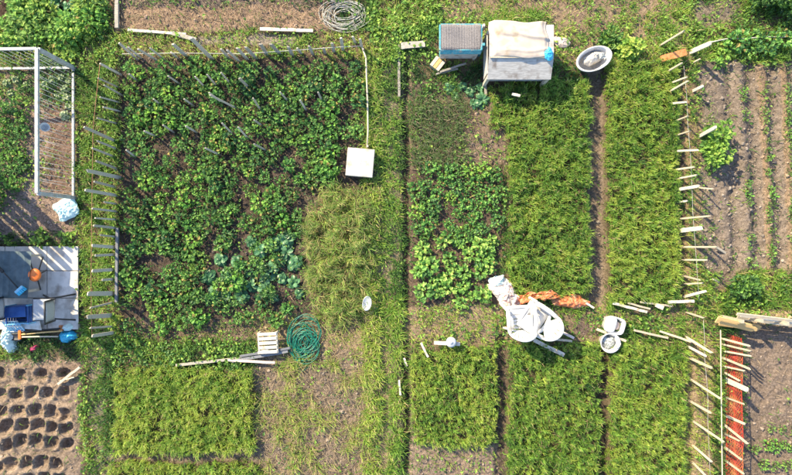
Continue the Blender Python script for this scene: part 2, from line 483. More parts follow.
lay(blob(582, 330, 14, 10), soil=(.13, .1, .09), gd=60, ld=0, cl=60)
lay(rect(604, 316, 690, 346), gd=1500, gl=.13, gy=.5, ld=250)
# strip along the stake fence
lay(rect(684, 40, 722, 600), soil=(.21, .165, .11), gd=900, gl=.11, gy=.75, ld=200, ly=.7, st=120)
lay(rect(686, 335, 712, 600), soil=(.23, .185, .13), gd=700, gl=.10, gy=.9, ld=40, st=200)
lay(rect(712, 320, 722, 600), gd=1300, gl=.14, gy=.3, ld=200)
lay(rect(660, -130, 922, 66), gd=1500, gl=.13, gy=.65, ld=350, ly=.7, ls=.045)
lay(rect(694, 0, 740, 26), soil=(.2, .17, .14), gd=300, ld=100)
lay(rect(730, 10, 800, 30), gd=700, gy=.4)
# furrowed plot on the right: ridges running down the picture
furrow = rect(700, 62, 922, 272, 5, 12)
lay(furrow, soil=PINK, gd=60, ld=12, cl=130, st=60)
lay(rect(694, 92, 712, 260), gd=300, gl=.09, gy=.35)
rowx = GXX - .045 * (GYY - 160) + WX * 5
Z = Z + furrow * .055 * np.cos((rowx - 743) / 22 * 2 * np.pi) ** 1 * sstep(715, 735, GXX)
lay(furrow * rect(752, 60, 800, 290) * (np.cos((rowx - 743) / 22 * 2 * np.pi) > .3), soil=(.22, .165, .12), gd=240, gl=.07, gy=.55, ld=60)
lay(rect(694, 272, 922, 318), gd=1700, gl=.13, gy=.6, ld=350, ly=.65)
lay(rect(712, 268, 735, 290), soil=(.2, .16, .14), gd=150)
lay(rect(738, 322, 922, 600, 4, 6), soil=(.185, .15, .128), gd=20, ld=5, cl=60, st=25)
lay(rect(722, 330, 742, 600), gd=500, gy=.5, ld=150, soil=(.17, .13, .1))
lay(rect(736, 309, 922, 324, 4, 6), soil=(.46, .36, .24), gd=150, gy=.95, st=300)
lay(rect(82, 60, 116, 345), gd=2300, gl=.11, gy=.6, ld=160)
LD = LD * (1 - .65 * rect(362, 60, 414, 600))
# heaped beds
BEDS = {'upper_mid': (506, 82, 588, 294), 'upper_right': (605, 62, 676, 302), 'lower_a': (411, 346, 496, 444), 'lower_b': (507, 342, 598, 600),
        'lower_c': (607, 344, 684, 600), 'left_a': (118, 367, 256, 451), 'left_b': (112, 459, 262, 600)}
bedmask = {}
for k, r in BEDS.items():
    mk = rect(*r, 4, 9)
    if k == 'upper_mid': mk = np.maximum(mk, rect(487, 84, 530, 128, 6, 16))
    bedmask[k] = mk
    lay(mk, soil=(.09, .075, .05), gd=200, gl=.1, gy=.3, ld=0, cl=0, st=0, dz=.05)
drymask = np.clip(blob(340, 254, 38, 78, .35, 16), 0, 1) * rect(306, 184, 375, 328)
lay(drymask, soil=(.2, .16, .1), gd=300, ld=0, cl=10, st=120, dz=.03)
# nothing grows through the platform, sheds and tubs
for r in ((-140, 246, 81, 333), (440, 38, 478, 62), (481, 40, 543, 89), (578, 50, 602, 74), (346, 149, 375, 178)):
    mk = rect(*r, 1, 0); GD = GD * (1 - mk); LD = LD * (1 - mk); CL = CL * (1 - mk); ST = ST * (1 - mk)
    Z = Z * (1 - mk)
# clod relief on bare soil
bare = np.clip(1 - GD / 700, 0, 1)
Z = Z + bare * ((fbm(GXX / 3.2, GYY / 3.2, 51, 2) - .5) * .045 + (fbm(GXX / 8, GYY / 8, 52, 2) - .5) * .04)
SOIL *= (.78 + .44 * fbm(GXX / 25, GYY / 25, 55, 4))[..., None]
for r in ((-140, 246, 81, 333),):
    Z = Z * (1 - rect(*r, 1, 0))


def gz(px, py): return look(Z, px, py)


def build_ground():
    step = 1.5
    fx = np.arange(MX0, MX1 + .01, step); fy = np.arange(MY0, MY1 + .01, step)
    far = np.array([250, 900, 5000, 40000, 250000.])
    xs = np.concatenate([MX0 - far[::-1], fx, MX1 + far]); ys = np.concatenate([MY0 - far[::-1], fy, MY1 + far])
    X, Y = np.meshgrid(xs, ys)
    cx = np.clip(X, MX0, MX1); cy = np.clip(Y, MY0, MY1)
    z = gz(cx, cy); c = look(SOIL, cx, cy)
    out = (X != cx) | (Y != cy)
    z[out] *= .3; c[out] = (.09, .11, .045)
    V = np.stack([(X - 396) * S, (237.5 - Y) * S, z], -1).reshape(-1, 3)
    ny, nx = X.shape
    I = np.arange(nx * ny).reshape(ny, nx)
    F = np.stack([I[1:, :-1], I[1:, 1:], I[:-1, 1:], I[:-1, :-1]], -1).reshape(-1, 4)
    o = obj("ground", np_mesh("ground", V, F, c.reshape(-1, 3), M['soil'], True), None)
    tag(o, "allotment ground of brown soil beds, trodden paths and furrows", kind='structure')


build_ground()

# ------------------------------------------------------------------ plant geometry with numpy
G_DEEP, G_MID, G_BRI, G_YEL, STRAW = map(np.array, ((.030, .082, .030), (.082, .195, .040), (.232, .41, .066), (.41, .50, .10), (.50, .41, .22)))


def pal(y, n):
    """leaf colour for 'yellowness' y with jitter"""
    y = np.clip(y + rng.normal(0, .16, n), 0, 1)[:, None]
    c = np.where(y < .35, G_DEEP + (G_MID - G_DEEP) * y / .35, np.where(y < .7, G_MID + (G_BRI - G_MID) * (y - .35) / .35, G_BRI + (G_YEL - G_BRI) * (y - .7) / .3))
    return c * rng.uniform(.75, 1.25, (n, 1))


def blades(P, az, L, out, wd, C, droop=.55):
    """one bent grass blade per row: 5 vertices, 3 triangles; out = how far the tip lies from the root (share of L)"""
    n = len(P); d = np.stack([np.cos(az), np.sin(az), 0 * az], 1); q = np.stack([-np.sin(az), np.cos(az), 0 * az], 1)
    up = np.array([0, 0, 1.0]); L = L[:, None]; out = out[:, None]; w = wd[:, None]
    mid = P + d * L * out * .38 + up * L * np.sqrt(np.clip(1 - out ** 2, .05, 1)) * .6
    tip = P + d * L * out + up * L * np.sqrt(np.clip(1 - out ** 2, .05, 1)) * (.6 + .4 * (1 - droop))
    P = P - up * .02
    V = np.stack([P - q * w * .45, P + q * w * .45, mid - q * w * .5, mid + q * w * .5, tip], 1).reshape(-1, 3)
    b = np.arange(n)[:, None] * 5
    F = np.concatenate([b + [0, 1, 3], b + [0, 3, 2], b + [2, 3, 4]], 1).reshape(-1, 3)
    t = np.array([.75, .75, 1.0, 1.0, 1.12])[None, :, None]
    Cc = (C[:, None, :] * np.ones((1, 5, 1))) * (1 + 0 * t)
    return V, F, Cc.reshape(-1, 3)


def leaves(P, az, pitch, L, wd, C, curl=.5, fold=.25):
    """small folded leaf: 5 vertices, 4 triangles"""
    n = len(P); d = np.stack([np.cos(az), np.sin(az), 0 * az], 1); q = np.stack([-np.sin(az), np.cos(az), 0 * az], 1)
    up = np.array([0, 0, 1.0]); cp = np.cos(pitch)[:, None]; sp = np.sin(pitch)[:, None]
    ct = np.cos(pitch - curl)[:, None]; stt = np.sin(pitch - curl)[:, None]; L = L[:, None]; w = wd[:, None]
    mid = P + (d * cp + up * sp) * L * .5
    tip = mid + (d * ct + up * stt) * L * .5
    V = np.stack([P, mid - q * w * .5 + up * w * fold, mid, mid + q * w * .5 + up * w * fold, tip], 1).reshape(-1, 3)
    b = np.arange(n)[:, None] * 5
    F = np.concatenate([b + [0, 2, 1], b + [0, 3, 2], b + [1, 2, 4], b + [2, 3, 4]], 1).reshape(-1, 3)
    return V, F, np.repeat(C, 5, 0)


def bigleaves(P, az, pitch, L, wd, C, curl=.7, fold=.22, wave=.10):
    """broad leaf with midrib and wavy margin: 13 vertices, 14 triangles"""
    n = len(P); d = np.stack([np.cos(az), np.sin(az), 0 * az], 1); q = np.stack([-np.sin(az), np.cos(az), 0 * az], 1)
    up = np.array([0, 0, 1.0]); vs = []; cs = []
    for t, w in ((0, .12), (.3, .8), (.6, 1.0), (.85, .7)):
        a = pitch - curl * t
        c = P + (d * np.cos(a)[:, None] + up * np.sin(a)[:, None]) * (L * t)[:, None]
        for s_ in (-1, 0, 1):
            k = (wd * w * .5)[:, None]
            vs.append(c + q * k * s_ + up * (abs(s_) * (fold * k + rng.normal(0, wave, (n, 1)) * k)))
            cs.append(C * (1.0 if s_ else 1.25))
    a = pitch - curl
    vs.append(P + (d * np.cos(a)[:, None] + up * np.sin(a)[:, None]) * L[:, None]); cs.append(C)
    V = np.stack(vs, 1).reshape(-1, 3); Cc = np.stack(cs, 1).reshape(-1, 3)
    b = np.arange(n)[:, None] * 13; fs = []
    for i in range(3):
        for j in range(2):
            o = i * 3 + j
            fs += [b + [o, o + 1, o + 4], b + [o, o + 4, o + 3]]
    fs += [b + [9, 10, 12], b + [10, 11, 12]]
    return V, np.concatenate(fs, 1).reshape(-1, 3), Cc


def join(parts):
    Vs, Fs, Cs = [], [], []; n = 0
    for V, F, C in parts:
        Vs.append(V); Fs.append(F + n); Cs.append(C); n += len(V)
    return np.concatenate(Vs), np.concatenate(Fs), np.concatenate(Cs)


def toworld(px, py, up=0.0):
    return np.stack([(px - 396) * S, (237.5 - py) * S, gz(px, py) + up], 1)


def scatter(dens, x0=-70, y0=-70, x1=862, y1=545):
    """points whose number per square metre follows the map"""
    sub = dens[y0 - MY0:y1 - MY0, x0 - MX0:x1 - MX0]
    lam = np.clip(sub, 0, None) * S * S
    cnt = rng.poisson(lam); iy, ix = np.nonzero(cnt); r = cnt[iy, ix]
    ix = np.repeat(ix, r); iy = np.repeat(iy, r)
    return ix + x0 + rng.random(len(ix)), iy + y0 + rng.random(len(iy))


def stuff(name, parts, mat, label, cat):
    V, F, C = join(parts)
    o = obj(name, np_mesh(name, V, F, C, mat), None)
    return tag(o, label, cat, kind='stuff')


# rough grass of the paths and verges
px, py = scatter(GD * (.25 + 1.5 * sstep(.3, .7, vn(GXX / 4, GYY / 4, 71))))
n = len(px)
L = look(GL, px, py) * rng.uniform(.6, 1.5, n) * (.6 + .9 * vn(px / 4, py / 4, 71))
y = look(GY, px, py) - .09 + .3 * (vn(px / 6, py / 6, 72) - .5)
C = pal(y, n)
dry = rng.random(n) < np.clip(y - .45, 0, 1) * .42
C[dry] = STRAW * rng.uniform(.6, 1.2, (dry.sum(), 1))
stuff("grass", [blades(toworld(px, py), rng.uniform(0, 6.283, n), L, rng.uniform(.35, .95, n), rng.uniform(.008, .016, n), C)], M['blade'],
      "rough green and straw coloured grass on the paths and verges between the plots", "grass")
# broad-leaved weeds
LDv = LD * sstep(.38, .62, fbm(GXX / 11, GYY / 11, 73, 3)) * 1.2
px, py = scatter(LDv); n = len(px); s_ = look(LS, px, py) * rng.uniform(.5, 1.7, n)
y = look(LY, px, py) + .5 * (vn(px / 9, py / 9, 74) - .5)
stuff("weed_leaves", [leaves(toworld(px, py, 0) + np.stack([0 * s_, 0 * s_, rng.uniform(.01, .12, n)], 1), rng.uniform(0, 6.283, n), rng.uniform(-.2, .9, n), s_ * 1.25, s_ * .8, pal(np.clip(y, 0, .72) * .92, n))], M['leaf'],
      "low broad leaved weeds spreading over paths and plot edges", "weeds")
# straw and dead stalks lying about
px, py = scatter(ST); n = len(px)
P = toworld(px, py, .025); az = rng.uniform(0, 6.283, n)
C = np.array((.42, .33, .22)) * rng.uniform(.45, 1.35, (n, 1))
stuff("dry_straw", [blades(P, az, rng.uniform(.05, .16, n), np.full(n, .985), rng.uniform(.006, .012, n), C)], M['blade'],
      "dead straw and stalks littering the bare brown soil", "straw")
# clods
px, py = scatter(CL); n = len(px)
base = np.array([(1, 0, 0), (-1, 0, 0), (0, 1, 0), (0, -1, 0), (0, 0, 1), (.55, .55, .5), (-.55, .5, .55), (.5, -.55, .5), (-.5, -.55, .5)])
tri = np.array([(0, 5, 7), (0, 2, 5), (2, 6, 5), (2, 1, 6), (1, 8, 6), (1, 3, 8), (3, 7, 8), (3, 0, 7), (4, 7, 5), (4, 5, 6), (4, 6, 8), (4, 8, 7)])
r = rng.gamma(2.5, .006, n).clip(.006, .045)
V = base[None] * r[:, None, None] * rng.uniform(.65, 1.3, (n, 9, 3))
a = rng.uniform(0, 6.283, n); ca, sa = np.cos(a)[:, None], np.sin(a)[:, None]
V = np.stack([V[..., 0] * ca - V[..., 1] * sa, V[..., 0] * sa + V[..., 1] * ca, V[..., 2]], -1) + toworld(px, py, 0)[:, None]
F = (np.arange(n)[:, None, None] * 9 + tri[None]).reshape(-1, 3)
C = np.repeat(look(SOIL, px, py) * rng.uniform(.8, 1.5, (n, 1)), 9, 0)
stuff("soil_clods", [(V.reshape(-1, 3), F, C)], M['clod'], "loose clods and stones on the dug soil", "clods")

# dense green beds
BL = {'upper_mid': ("dense dark green cereal crop in the tall bed under the plywood hutch", .63, .145), 'upper_right': ("dense green cereal crop in the long bed beside the stake fence and bathtub", .74, .14),
      'lower_a': ("square bed of green cereal crop with yellowish edge beside the middle path", .72, .125), 'lower_b': ("green cereal crop in the bed below the white garden chairs", .64, .135),
      'lower_c': ("bright green cereal crop in the bed below the two white tubs", .74, .135), 'left_a': ("bright green square bed of cereal crop below the long grey poles", .84, .145),
      'left_b': ("bright green cereal bed at the lower edge past a narrow soil strip", .84, .14)}
for k, (lab, yy, ln) in BL.items():
    mk = bedmask[k]
    x0, y0, x1, y1 = BEDS[k]; x0 -= 20 * (k == 'upper_mid'); x1 = min(x1, 870); y1 = min(y1, 545)
    gx, gy_ = np.meshgrid(np.arange(x0 - 4, x1 + 4, 2.9), np.arange(y0 - 4, y1 + 4, 2.9))
    tx = (gx + rng.uniform(-2.2, 2.2, gx.shape)).ravel(); ty = (gy_ + rng.uniform(-2.2, 2.2, gx.shape)).ravel()
    keep = (look(mk, tx, ty) > rng.uniform(.3, .7, tx.shape)) & (rng.random(tx.shape) < .55 + .45 * sstep(.3, .5, fbm(tx / 12, ty / 12, 81, 3)))
    tx, ty = tx[keep], ty[keep]
    hs = rng.uniform(.6, 1.2, tx.shape) * (.6 + .8 * fbm(tx / 14, ty / 14, 80, 3)); ht = rng.normal(0, .15, tx.shape); lift = rng.uniform(0, .13, tx.shape)
    lean = vn(tx / 6, ty / 6, 85) * 12.6
    m_ = rng.integers(10, 20, tx.shape); px = np.repeat(tx, m_); py = np.repeat(ty, m_); n = len(px)
    hs, ht, lift, lean = (np.repeat(q, m_) for q in (hs, ht, lift, lean))
    px = px + rng.normal(0, .8, n); py = py + rng.normal(0, .8, n)
    L = ln * hs * rng.uniform(.6, 1.25, n)
    edge = np.minimum(np.minimum(px - x0, x1 - px), np.minimum(py - y0, y1 - py))
    y = yy * .98 + .7 * (fbm(px / 16, py / 16, 83, 3) - .5) + ht + np.clip((10 - edge) / 10, 0, 1) * (.16 if k in ('lower_a', 'left_a') else .04)
    az = np.where(rng.random(n) < .55, rng.uniform(0, 6.283, n), lean + rng.normal(0, .7, n))
    C = pal(y, n); dry = rng.random(n) < .05; C[dry] = STRAW * rng.uniform(.7, 1.1, (dry.sum(), 1))
    P = toworld(px, py); P[:, 2] += lift
    stuff("cereal_crop", [blades(P, az, L, rng.uniform(.25, .92, n), rng.uniform(.007, .0125, n), C, .6)], M['blade'], lab, "crop")
# tall half-dry grass bed
px, py = scatter(drymask * 2700 * (.35 + 1.1 * vn(GXX / 6, GYY / 6, 86))); n = len(px)
az = vn(px / 9, py / 9, 87) * 12.6 + rng.normal(0, .7, n); C = pal(.66 + .5 * (vn(px / 10, py / 10, 88) - .5), n) * .9 + np.array((.04, .035, .025))
dry = rng.random(n) < .36; C[dry] = np.array((.48, .44, .19)) * rng.uniform(.6, 1.15, (dry.sum(), 1))
PD = toworld(px, py); PD[:, 2] += .16 * sstep(.4, .7, vn(px / 5, py / 5, 89))
stuff("dry_grass", [blades(PD, az, rng.uniform(.14, .32, n), rng.uniform(.3, .92, n), rng.uniform(.007, .013, n), C, .6)], M['blade'],
      "tall half dry yellowish grass bed beside the white box", "grass")
# grey-green dead weeds beside the trodden path and tufts on the dry patch
mk = rect(410, 98, 464, 166, 8, 14)
px, py = scatter(mk * 1500); n = len(px); C = pal(np.full(n, .3), n) * .8 + np.array((.07, .065, .05)); dry = rng.random(n) < .35
C[dry] = np.array((.30, .25, .17)) * rng.uniform(.5, 1.1, (dry.sum(), 1))
stuff("withered_weeds", [blades(toworld(px, py), rng.uniform(0, 6.3, n), rng.uniform(.12, .3, n), rng.uniform(.4, .95, n), rng.uniform(.006, .012, n), C)], M['blade'],
      "withered grey green weeds left of the dug strip below the small hutch", "weeds")
parts = []
for _ in range(130):
    tx, ty = random.uniform(262, 374), random.uniform(356, 500)
    if fbm(tx / 18, ty / 18, 62, 3) < .47 and random.random() < .86 and not (325 < tx < 372 and 355 < ty < 412): continue
    k = random.randint(18, 46)
    P = toworld(tx + rng.normal(0, 2, k), ty + rng.normal(0, 2, k))
    C = pal(np.full(k, .85), k); dd = rng.random(k) < .45; C[dd] = STRAW * rng.uniform(.7, 1.2, (dd.sum(), 1))
    parts.append(blades(P, rng.uniform(0, 6.3, k), rng.uniform(.12, .32, k), rng.uniform(.5, .97, k), rng.uniform(.006, .011, k), C))
stuff("grass_tufts", parts, M['blade'], "yellow green grass tufts on the bare patch below the green hose", "grass")


# ------------------------------------------------------------------ plants one can count
def rosette(nl, R, L, wd, cols, p0, p1, z0=.02, fine=True, mat='leaf', curl=.8, name='plant'):
    """plant with leaves from flat outer to upright inner ones"""
    t = np.linspace(0, 1, nl); az = np.arange(nl) * 2.4 + rng.uniform(-.3, .3, nl)
    pitch = p0 + (p1 - p0) * t + rng.normal(0, .12, nl)
    P = np.stack([np.cos(az) * R * .15 * (1 - t), np.sin(az) * R * .15 * (1 - t), z0 + .06 * t], 1)
    ll = L * (1 - .45 * t) * rng.uniform(.8, 1.15, nl); ww = wd * (1 - .35 * t) * rng.uniform(.85, 1.15, nl)
    c0, c1 = map(np.array, cols)
    C = (c0 + (c1 - c0) * rng.random((nl, 1))) * rng.uniform(.8, 1.2, (nl, 1))
    V, F, Cc = bigleaves(P, az, pitch, ll, ww, C, curl)
    return np_mesh(name, V, F, Cc, M[mat], False)


def bushy(nl, R, h, sz, y0, name='plant', flat=.7, mat='leaf', tint=None):
    if tint is None: tint = (random.uniform(.82, 1.0), random.uniform(.95, 1.06), random.uniform(.9, 1.3))
    """stems with many small leaflets in a low dome"""
    a = rng.uniform(0, 6.283, nl); rr = R * np.sqrt(rng.random(nl)) * (.7 + .45 * np.cos(a * 3 + rng.uniform(0, 6)) ** 2)
    z = h * (1 - (rr / (R * 1.2)) ** 2) * rng.uniform(.35, 1.0, nl)
    P = np.stack([np.cos(a) * rr, np.sin(a) * rr, z + .02], 1)
    s_ = sz * rng.uniform(.65, 1.3, nl)
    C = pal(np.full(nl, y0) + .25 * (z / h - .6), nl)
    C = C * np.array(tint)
    old = rng.random(nl) < .025; C[old] = np.array((.36, .30, .09)) * rng.uniform(.6, 1.2, (old.sum(), 1))
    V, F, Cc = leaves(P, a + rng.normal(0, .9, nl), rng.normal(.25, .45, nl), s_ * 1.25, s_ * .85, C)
    # stems
    k = 9; sa = np.arange(k) * 6.283 / k
    sv = blades(np.zeros((k, 3)), sa, np.full(k, h * 1.05 + R * .3), np.full(k, .7), np.full(k, .012), np.tile(np.array((.09, .12, .04)), (k, 1)))
    V, F, Cc = join([(V, F, Cc), sv])
    return np_mesh(name, V, F, Cc, M[mat], False)


def plant(name, me, px, py, label, cat, group, sc=1.0, dz=0.0):
    o = bpy.data.objects.new(name, me); COL.objects.link(o)
    o.location = W(px, py); o.location.z = float(gz(np.array([px]), np.array([py]))[0]) + dz
    o.rotation_euler = (random.uniform(-.1, .1), random.uniform(-.1, .1), random.uniform(0, 6.28))
    k = sc * random.uniform(.85, 1.15); o.scale = (k, k, k * random.uniform(.85, 1.15))
    return tag(o, label, cat, group)


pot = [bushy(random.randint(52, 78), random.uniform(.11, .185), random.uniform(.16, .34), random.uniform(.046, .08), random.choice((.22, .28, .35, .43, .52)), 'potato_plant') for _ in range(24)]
cab_pos = [(85, 100), (150, 110), (195, 150), (150, 190), (60, 240), (35, 170), (240, 60), (300, 40), (345, 70), (322, 100), (375, 112), (330, 172), (372, 190), (290, 130), (262, 175), (256, 215), (290, 250),
           (392, 232), (205, 30), (165, 240), (110, 160), (338, 18), (105, 245), (205, 200), (240, 120)]
cab_pos = [(200 + x / 3.96, 235 + y / 3.96) for x, y in cab_pos]
pts = []
tries = 0
while len(pts) < 240 and tries < 60000:
    tries += 1
    x, y = random.uniform(130, 362), random.uniform(66, 328)
    if x > 300 and y > 182: continue
    if x > 336 and y > 140: continue
    if y > 232 and 203 < x < 300 and random.random() < .92: continue
    if y > 316 and fbm(x / 30, y / 30, 42, 3) < .45: continue
    if fbm(np.array(x / 24), np.array(y / 24), 91, 3) < .43 and random.random() < .9: continue
    d0 = 10.2
    if any((x - a) ** 2 + (y - b) ** 2 < d0 * d0 for a, b in pts): continue
    pts.append((x, y))
for x, y in pts:
    plant("potato_plant", random.choice(pot), x, y, "leafy green potato plant in the large dark soiled plot", "potato plant", "potato plants in the large plot", .95)
cab = [rosette(random.randint(9, 16), .2, random.uniform(.2, .28), random.uniform(.12, .18), ((.03, .10, .042), (.10, .23, .11)), random.uniform(-.05, .3), random.uniform(.8, 1.25), mat='waxy', curl=random.uniform(.4, 1.1), name='cabbage') for _ in range(12)]
for x, y in cab_pos:
    plant("cabbage", random.choice(cab), x, y, "blue green cabbage with broad leaves among the potato plants", "cabbage", "cabbages in the potato plot", random.uniform(.7, 1.0))
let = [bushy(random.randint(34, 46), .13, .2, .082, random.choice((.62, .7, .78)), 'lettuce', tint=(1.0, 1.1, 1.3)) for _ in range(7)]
lp = [(85, 50), (170, 30), (190, 92), (90, 100), (118, 122), (240, 30), (310, 40), (345, 62), (350, 120), (318, 150), (190, 160), (250, 150), (130, 190), (95, 222), (190, 212), (245, 202), (283, 238), (160, 178),
      (240, 262), (322, 236), (318, 98), (265, 78), (215, 130), (150, 225), (75, 140), (360, 20)]
for x, y in lp:
    plant("lettuce", random.choice(let), 400 + x / 3.96, 235 + y / 3.96, "bright yellow green lettuce head in the lower half of the salad bed", "lettuce", "lettuces in the salad bed", random.uniform(.75, 1.1))
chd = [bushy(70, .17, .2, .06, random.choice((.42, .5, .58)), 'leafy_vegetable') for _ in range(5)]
pts2 = []
while len(pts2) < 38:
    x, y = random.uniform(416, 500), random.uniform(168, 240)
    if fbm(x / 14, y / 14, 97, 2) > .33 and all((x - a) ** 2 + (y - b) ** 2 > 80 for a, b in pts2): pts2.append((x, y))
for x, y in pts2:
    plant("leafy_vegetable", random.choice(chd), x, y, "mid green leafy vegetable plant in the upper half of the salad bed", "vegetable", "leafy vegetables above the lettuces", random.uniform(.6, .95))
# rank leafy plants near the hutch
for x, y, s_ in ((470, 92, .9), (482, 100, .9), (449, 88, .8), (455, 96, .7), (480, 88, .8), (474, 103, .8), (462, 86, .7)):
    plant("kale_plant", random.choice(cab), x, y, "dull green kale plant growing below the two hutches", "kale", "kale plants below the hutches", .8 * s_)
# left plot
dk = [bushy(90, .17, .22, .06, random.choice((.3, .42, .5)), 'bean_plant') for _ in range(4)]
for x, y in ((6, 112), (17, 108), (25, 118), (5, 126), (17, 130), (26, 134), (6, 142), (16, 146), (10, 158), (22, 155), (5, 172), (16, 170), (8, 186), (18, 184), (2, 200), (24, 166), (-8, 130), (-8, 150), (-8, 170)):
    plant("bean_plant", random.choice(dk), x, y, "bushy dark green bean plant at the left side of the trellis plot", "bean plant", "bean plants in the trellis plot", .85)
pale = [rosette(13, .14, .16, .11, ((.15, .21, .10), (.24, .3, .16)), .2, 1.1, mat='waxy', name='young_cabbage') for _ in range(4)]
for x, y in ((44, 78), (54, 80), (63, 78), (70, 82), (48, 86), (66, 90), (68, 98), (70, 107), (60, 96), (8, 84), (18, 80), (28, 86), (12, 94), (66, 116)):
    plant("young_cabbage", random.choice(pale), x, y, "pale grey green young cabbage at the top of the trellis plot", "cabbage", "young cabbages at the trellis", .75)
for x, y in ((58, 4), (68, 8), (76, 4), (62, 16), (72, 17), (80, 12), (56, -6), (70, -8)):
    plant("broccoli_plant", random.choice(cab), x, y, "dark grey green broccoli plant in the upper left weeds", "broccoli", "broccoli plants in the upper left weeds", .8)
big = [bushy(170, .3, .32, .075, random.choice((.55, .66, .76)), 'leafy_shrub') for _ in range(4)]
for x, y in ((24, 22), (33, 14), (41, 24), (30, 32), (46, 12), (40, 36), (54, 30), (90, 10), (96, 22), (88, 30), (66, 38), (76, 30), (98, 4), (24, 4), (20, 40), (8, 36)):
    plant("leafy_shrub", random.choice(big), x, y, "lush yellow green leafy shrub in the weedy upper left corner", "shrub", "leafy shrubs in the upper left corner", .95)
# right plot seedlings on their ridges
sd = [bushy(26, .09, .1, .04, random.choice((.5, .62)), 'seedling') for _ in range(5)]
ORD = "first second third fourth fifth sixth seventh eighth ninth tenth eleventh twelfth thirteenth fourteenth fifteenth sixteenth seventeenth eighteenth nineteenth twentieth".split()
ORD += ["twenty-" + w for w in ORD[:9]]
for ri, (rx, pr) in enumerate(((743, .45), (765, .8), (787, .95))):
    yy = 78; si = -1
    while yy < 258:
        yy += random.uniform(6, 10)
        if random.random() < pr:
            si += 1; plant("seedling", random.choice(sd), rx + .045 * (yy - 160) + random.uniform(-2, 2), yy, "small green seedling, " + ORD[si] + " from the top in the " + ORD[ri] + " ridge row from the bush", "seedling", "seedlings on the furrowed plot", random.uniform(.5, 1.05))
for x, y in ((766, 443), (773, 445), (781, 443), (789, 446), (797, 444), (769, 428), (780, 428), (791, 430), (752, 447), (760, 462), (772, 464), (784, 463), (793, 466), (805, 445)):
    plant("bean_seedling", random.choice(sd), x, y, "small green bean plant in a row beyond the red net fence", "seedling", "bean plants beyond the red net", random.uniform(.8, 1.2))


def shrub(px, py, rx, ry, h, nl, y0, label, sz=.075):
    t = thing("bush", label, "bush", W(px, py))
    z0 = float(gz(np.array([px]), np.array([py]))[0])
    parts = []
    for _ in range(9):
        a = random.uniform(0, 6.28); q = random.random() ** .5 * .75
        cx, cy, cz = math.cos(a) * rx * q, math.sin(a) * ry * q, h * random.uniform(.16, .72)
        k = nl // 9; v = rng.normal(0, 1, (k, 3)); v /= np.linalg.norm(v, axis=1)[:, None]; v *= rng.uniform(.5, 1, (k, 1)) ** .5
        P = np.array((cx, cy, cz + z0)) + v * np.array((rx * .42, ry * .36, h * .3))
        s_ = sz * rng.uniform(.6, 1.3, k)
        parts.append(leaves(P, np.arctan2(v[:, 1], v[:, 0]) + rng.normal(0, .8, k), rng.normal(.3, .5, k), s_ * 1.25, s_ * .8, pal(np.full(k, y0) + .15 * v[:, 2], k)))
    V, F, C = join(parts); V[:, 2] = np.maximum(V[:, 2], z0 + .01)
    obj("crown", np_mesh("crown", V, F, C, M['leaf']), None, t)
    mb = MB()
    for _ in range(6):
        a = random.uniform(0, 6.28)
        mb.tube([(0, 0, z0 - .05), (math.cos(a) * rx * .2, math.sin(a) * ry * .2, h * .3), (math.cos(a) * rx * .6, math.sin(a) * ry * .6, h * .75)], [.012, .009, .004], 5)
    obj("stem", mb, M['stem'], t)


shrub(710.5, 147, .25, .48, .5, 700, .5, "upright dark green bush at the edge of the furrowed plot", .08)
shrub(738, 284, .34, .26, .4, 420, .28, "low dark green bush in the grass under the furrowed plot")
shrub(766, 2, .5, .24, .6, 620, .2, "dark green bush on the upper edge above the grassy strip")
shrub(788, 12, .26, .3, .5, 420, .4, "small green bush in the upper right corner")
shrub(628, 50, .26, .22, .28, 240, .82, "pale yellow green marrow plant right of the bathtub", .10)
shrub(610, 40, .2, .2, .3, 200, .3, "dark leafy bush behind the bathtub")
for x, y, r_ in ((733, 45, .2), (747, 40, .18), (760, 48, .2), (776, 42, .2), (720, 58, .18), (745, 54, .16)):
    plant("weed_clump", random.choice(chd), x, y, "bright green leafy weed on the verge above the furrowed plot", "weed", "leafy weeds above the furrowed plot", r_ * 6)

# ------------------------------------------------------------------ stakes and fences
def plank_mesh(name, mat, k):
    """unit board along z, chamfered and uneven at the top, a little bowed"""
    mb = MB(); a = random.uniform(-.008, .008)
    prof = [(-.5, 0, .5), (-.5, .45, .5), (-.42, .93, .45), (0, 1.0, .4)]
    vs = []; hts = [0, .33, .7, .96, 1.0]; wd = [.98, 1, .97, .92, .62]
    for i, (hh, ww) in enumerate(zip(hts, wd)):
        off = a * math.sin(hh * 3.1) * 4; sl = random.uniform(-.02, .02) if i > 2 else 0
        for sx, sy in ((-1, -1), (1, -1), (1, 1), (-1, 1)):
            vs.append((sx * ww * .5 + off * .25, sy * .5 + off, hh + sx * sl))
    fs = [(3, 2, 1, 0)]
    for i in range(4):
        for q in range(4):
            r_ = (q + 1) % 4; fs.append((i * 4 + q, i * 4 + r_, i * 4 + 4 + r_, i * 4 + 4 + q))
    fs.append((16, 17, 18, 19))
    mb.add(vs, fs)
    return mb.mesh(name, mat)


def frame_of(p0, p1, wd):
    d = p1 - p0; L = d.length; d = d / L
    X = (wd - d * wd.dot(d)).normalized(); Y = d.cross(X)
    return X, Y, d, L


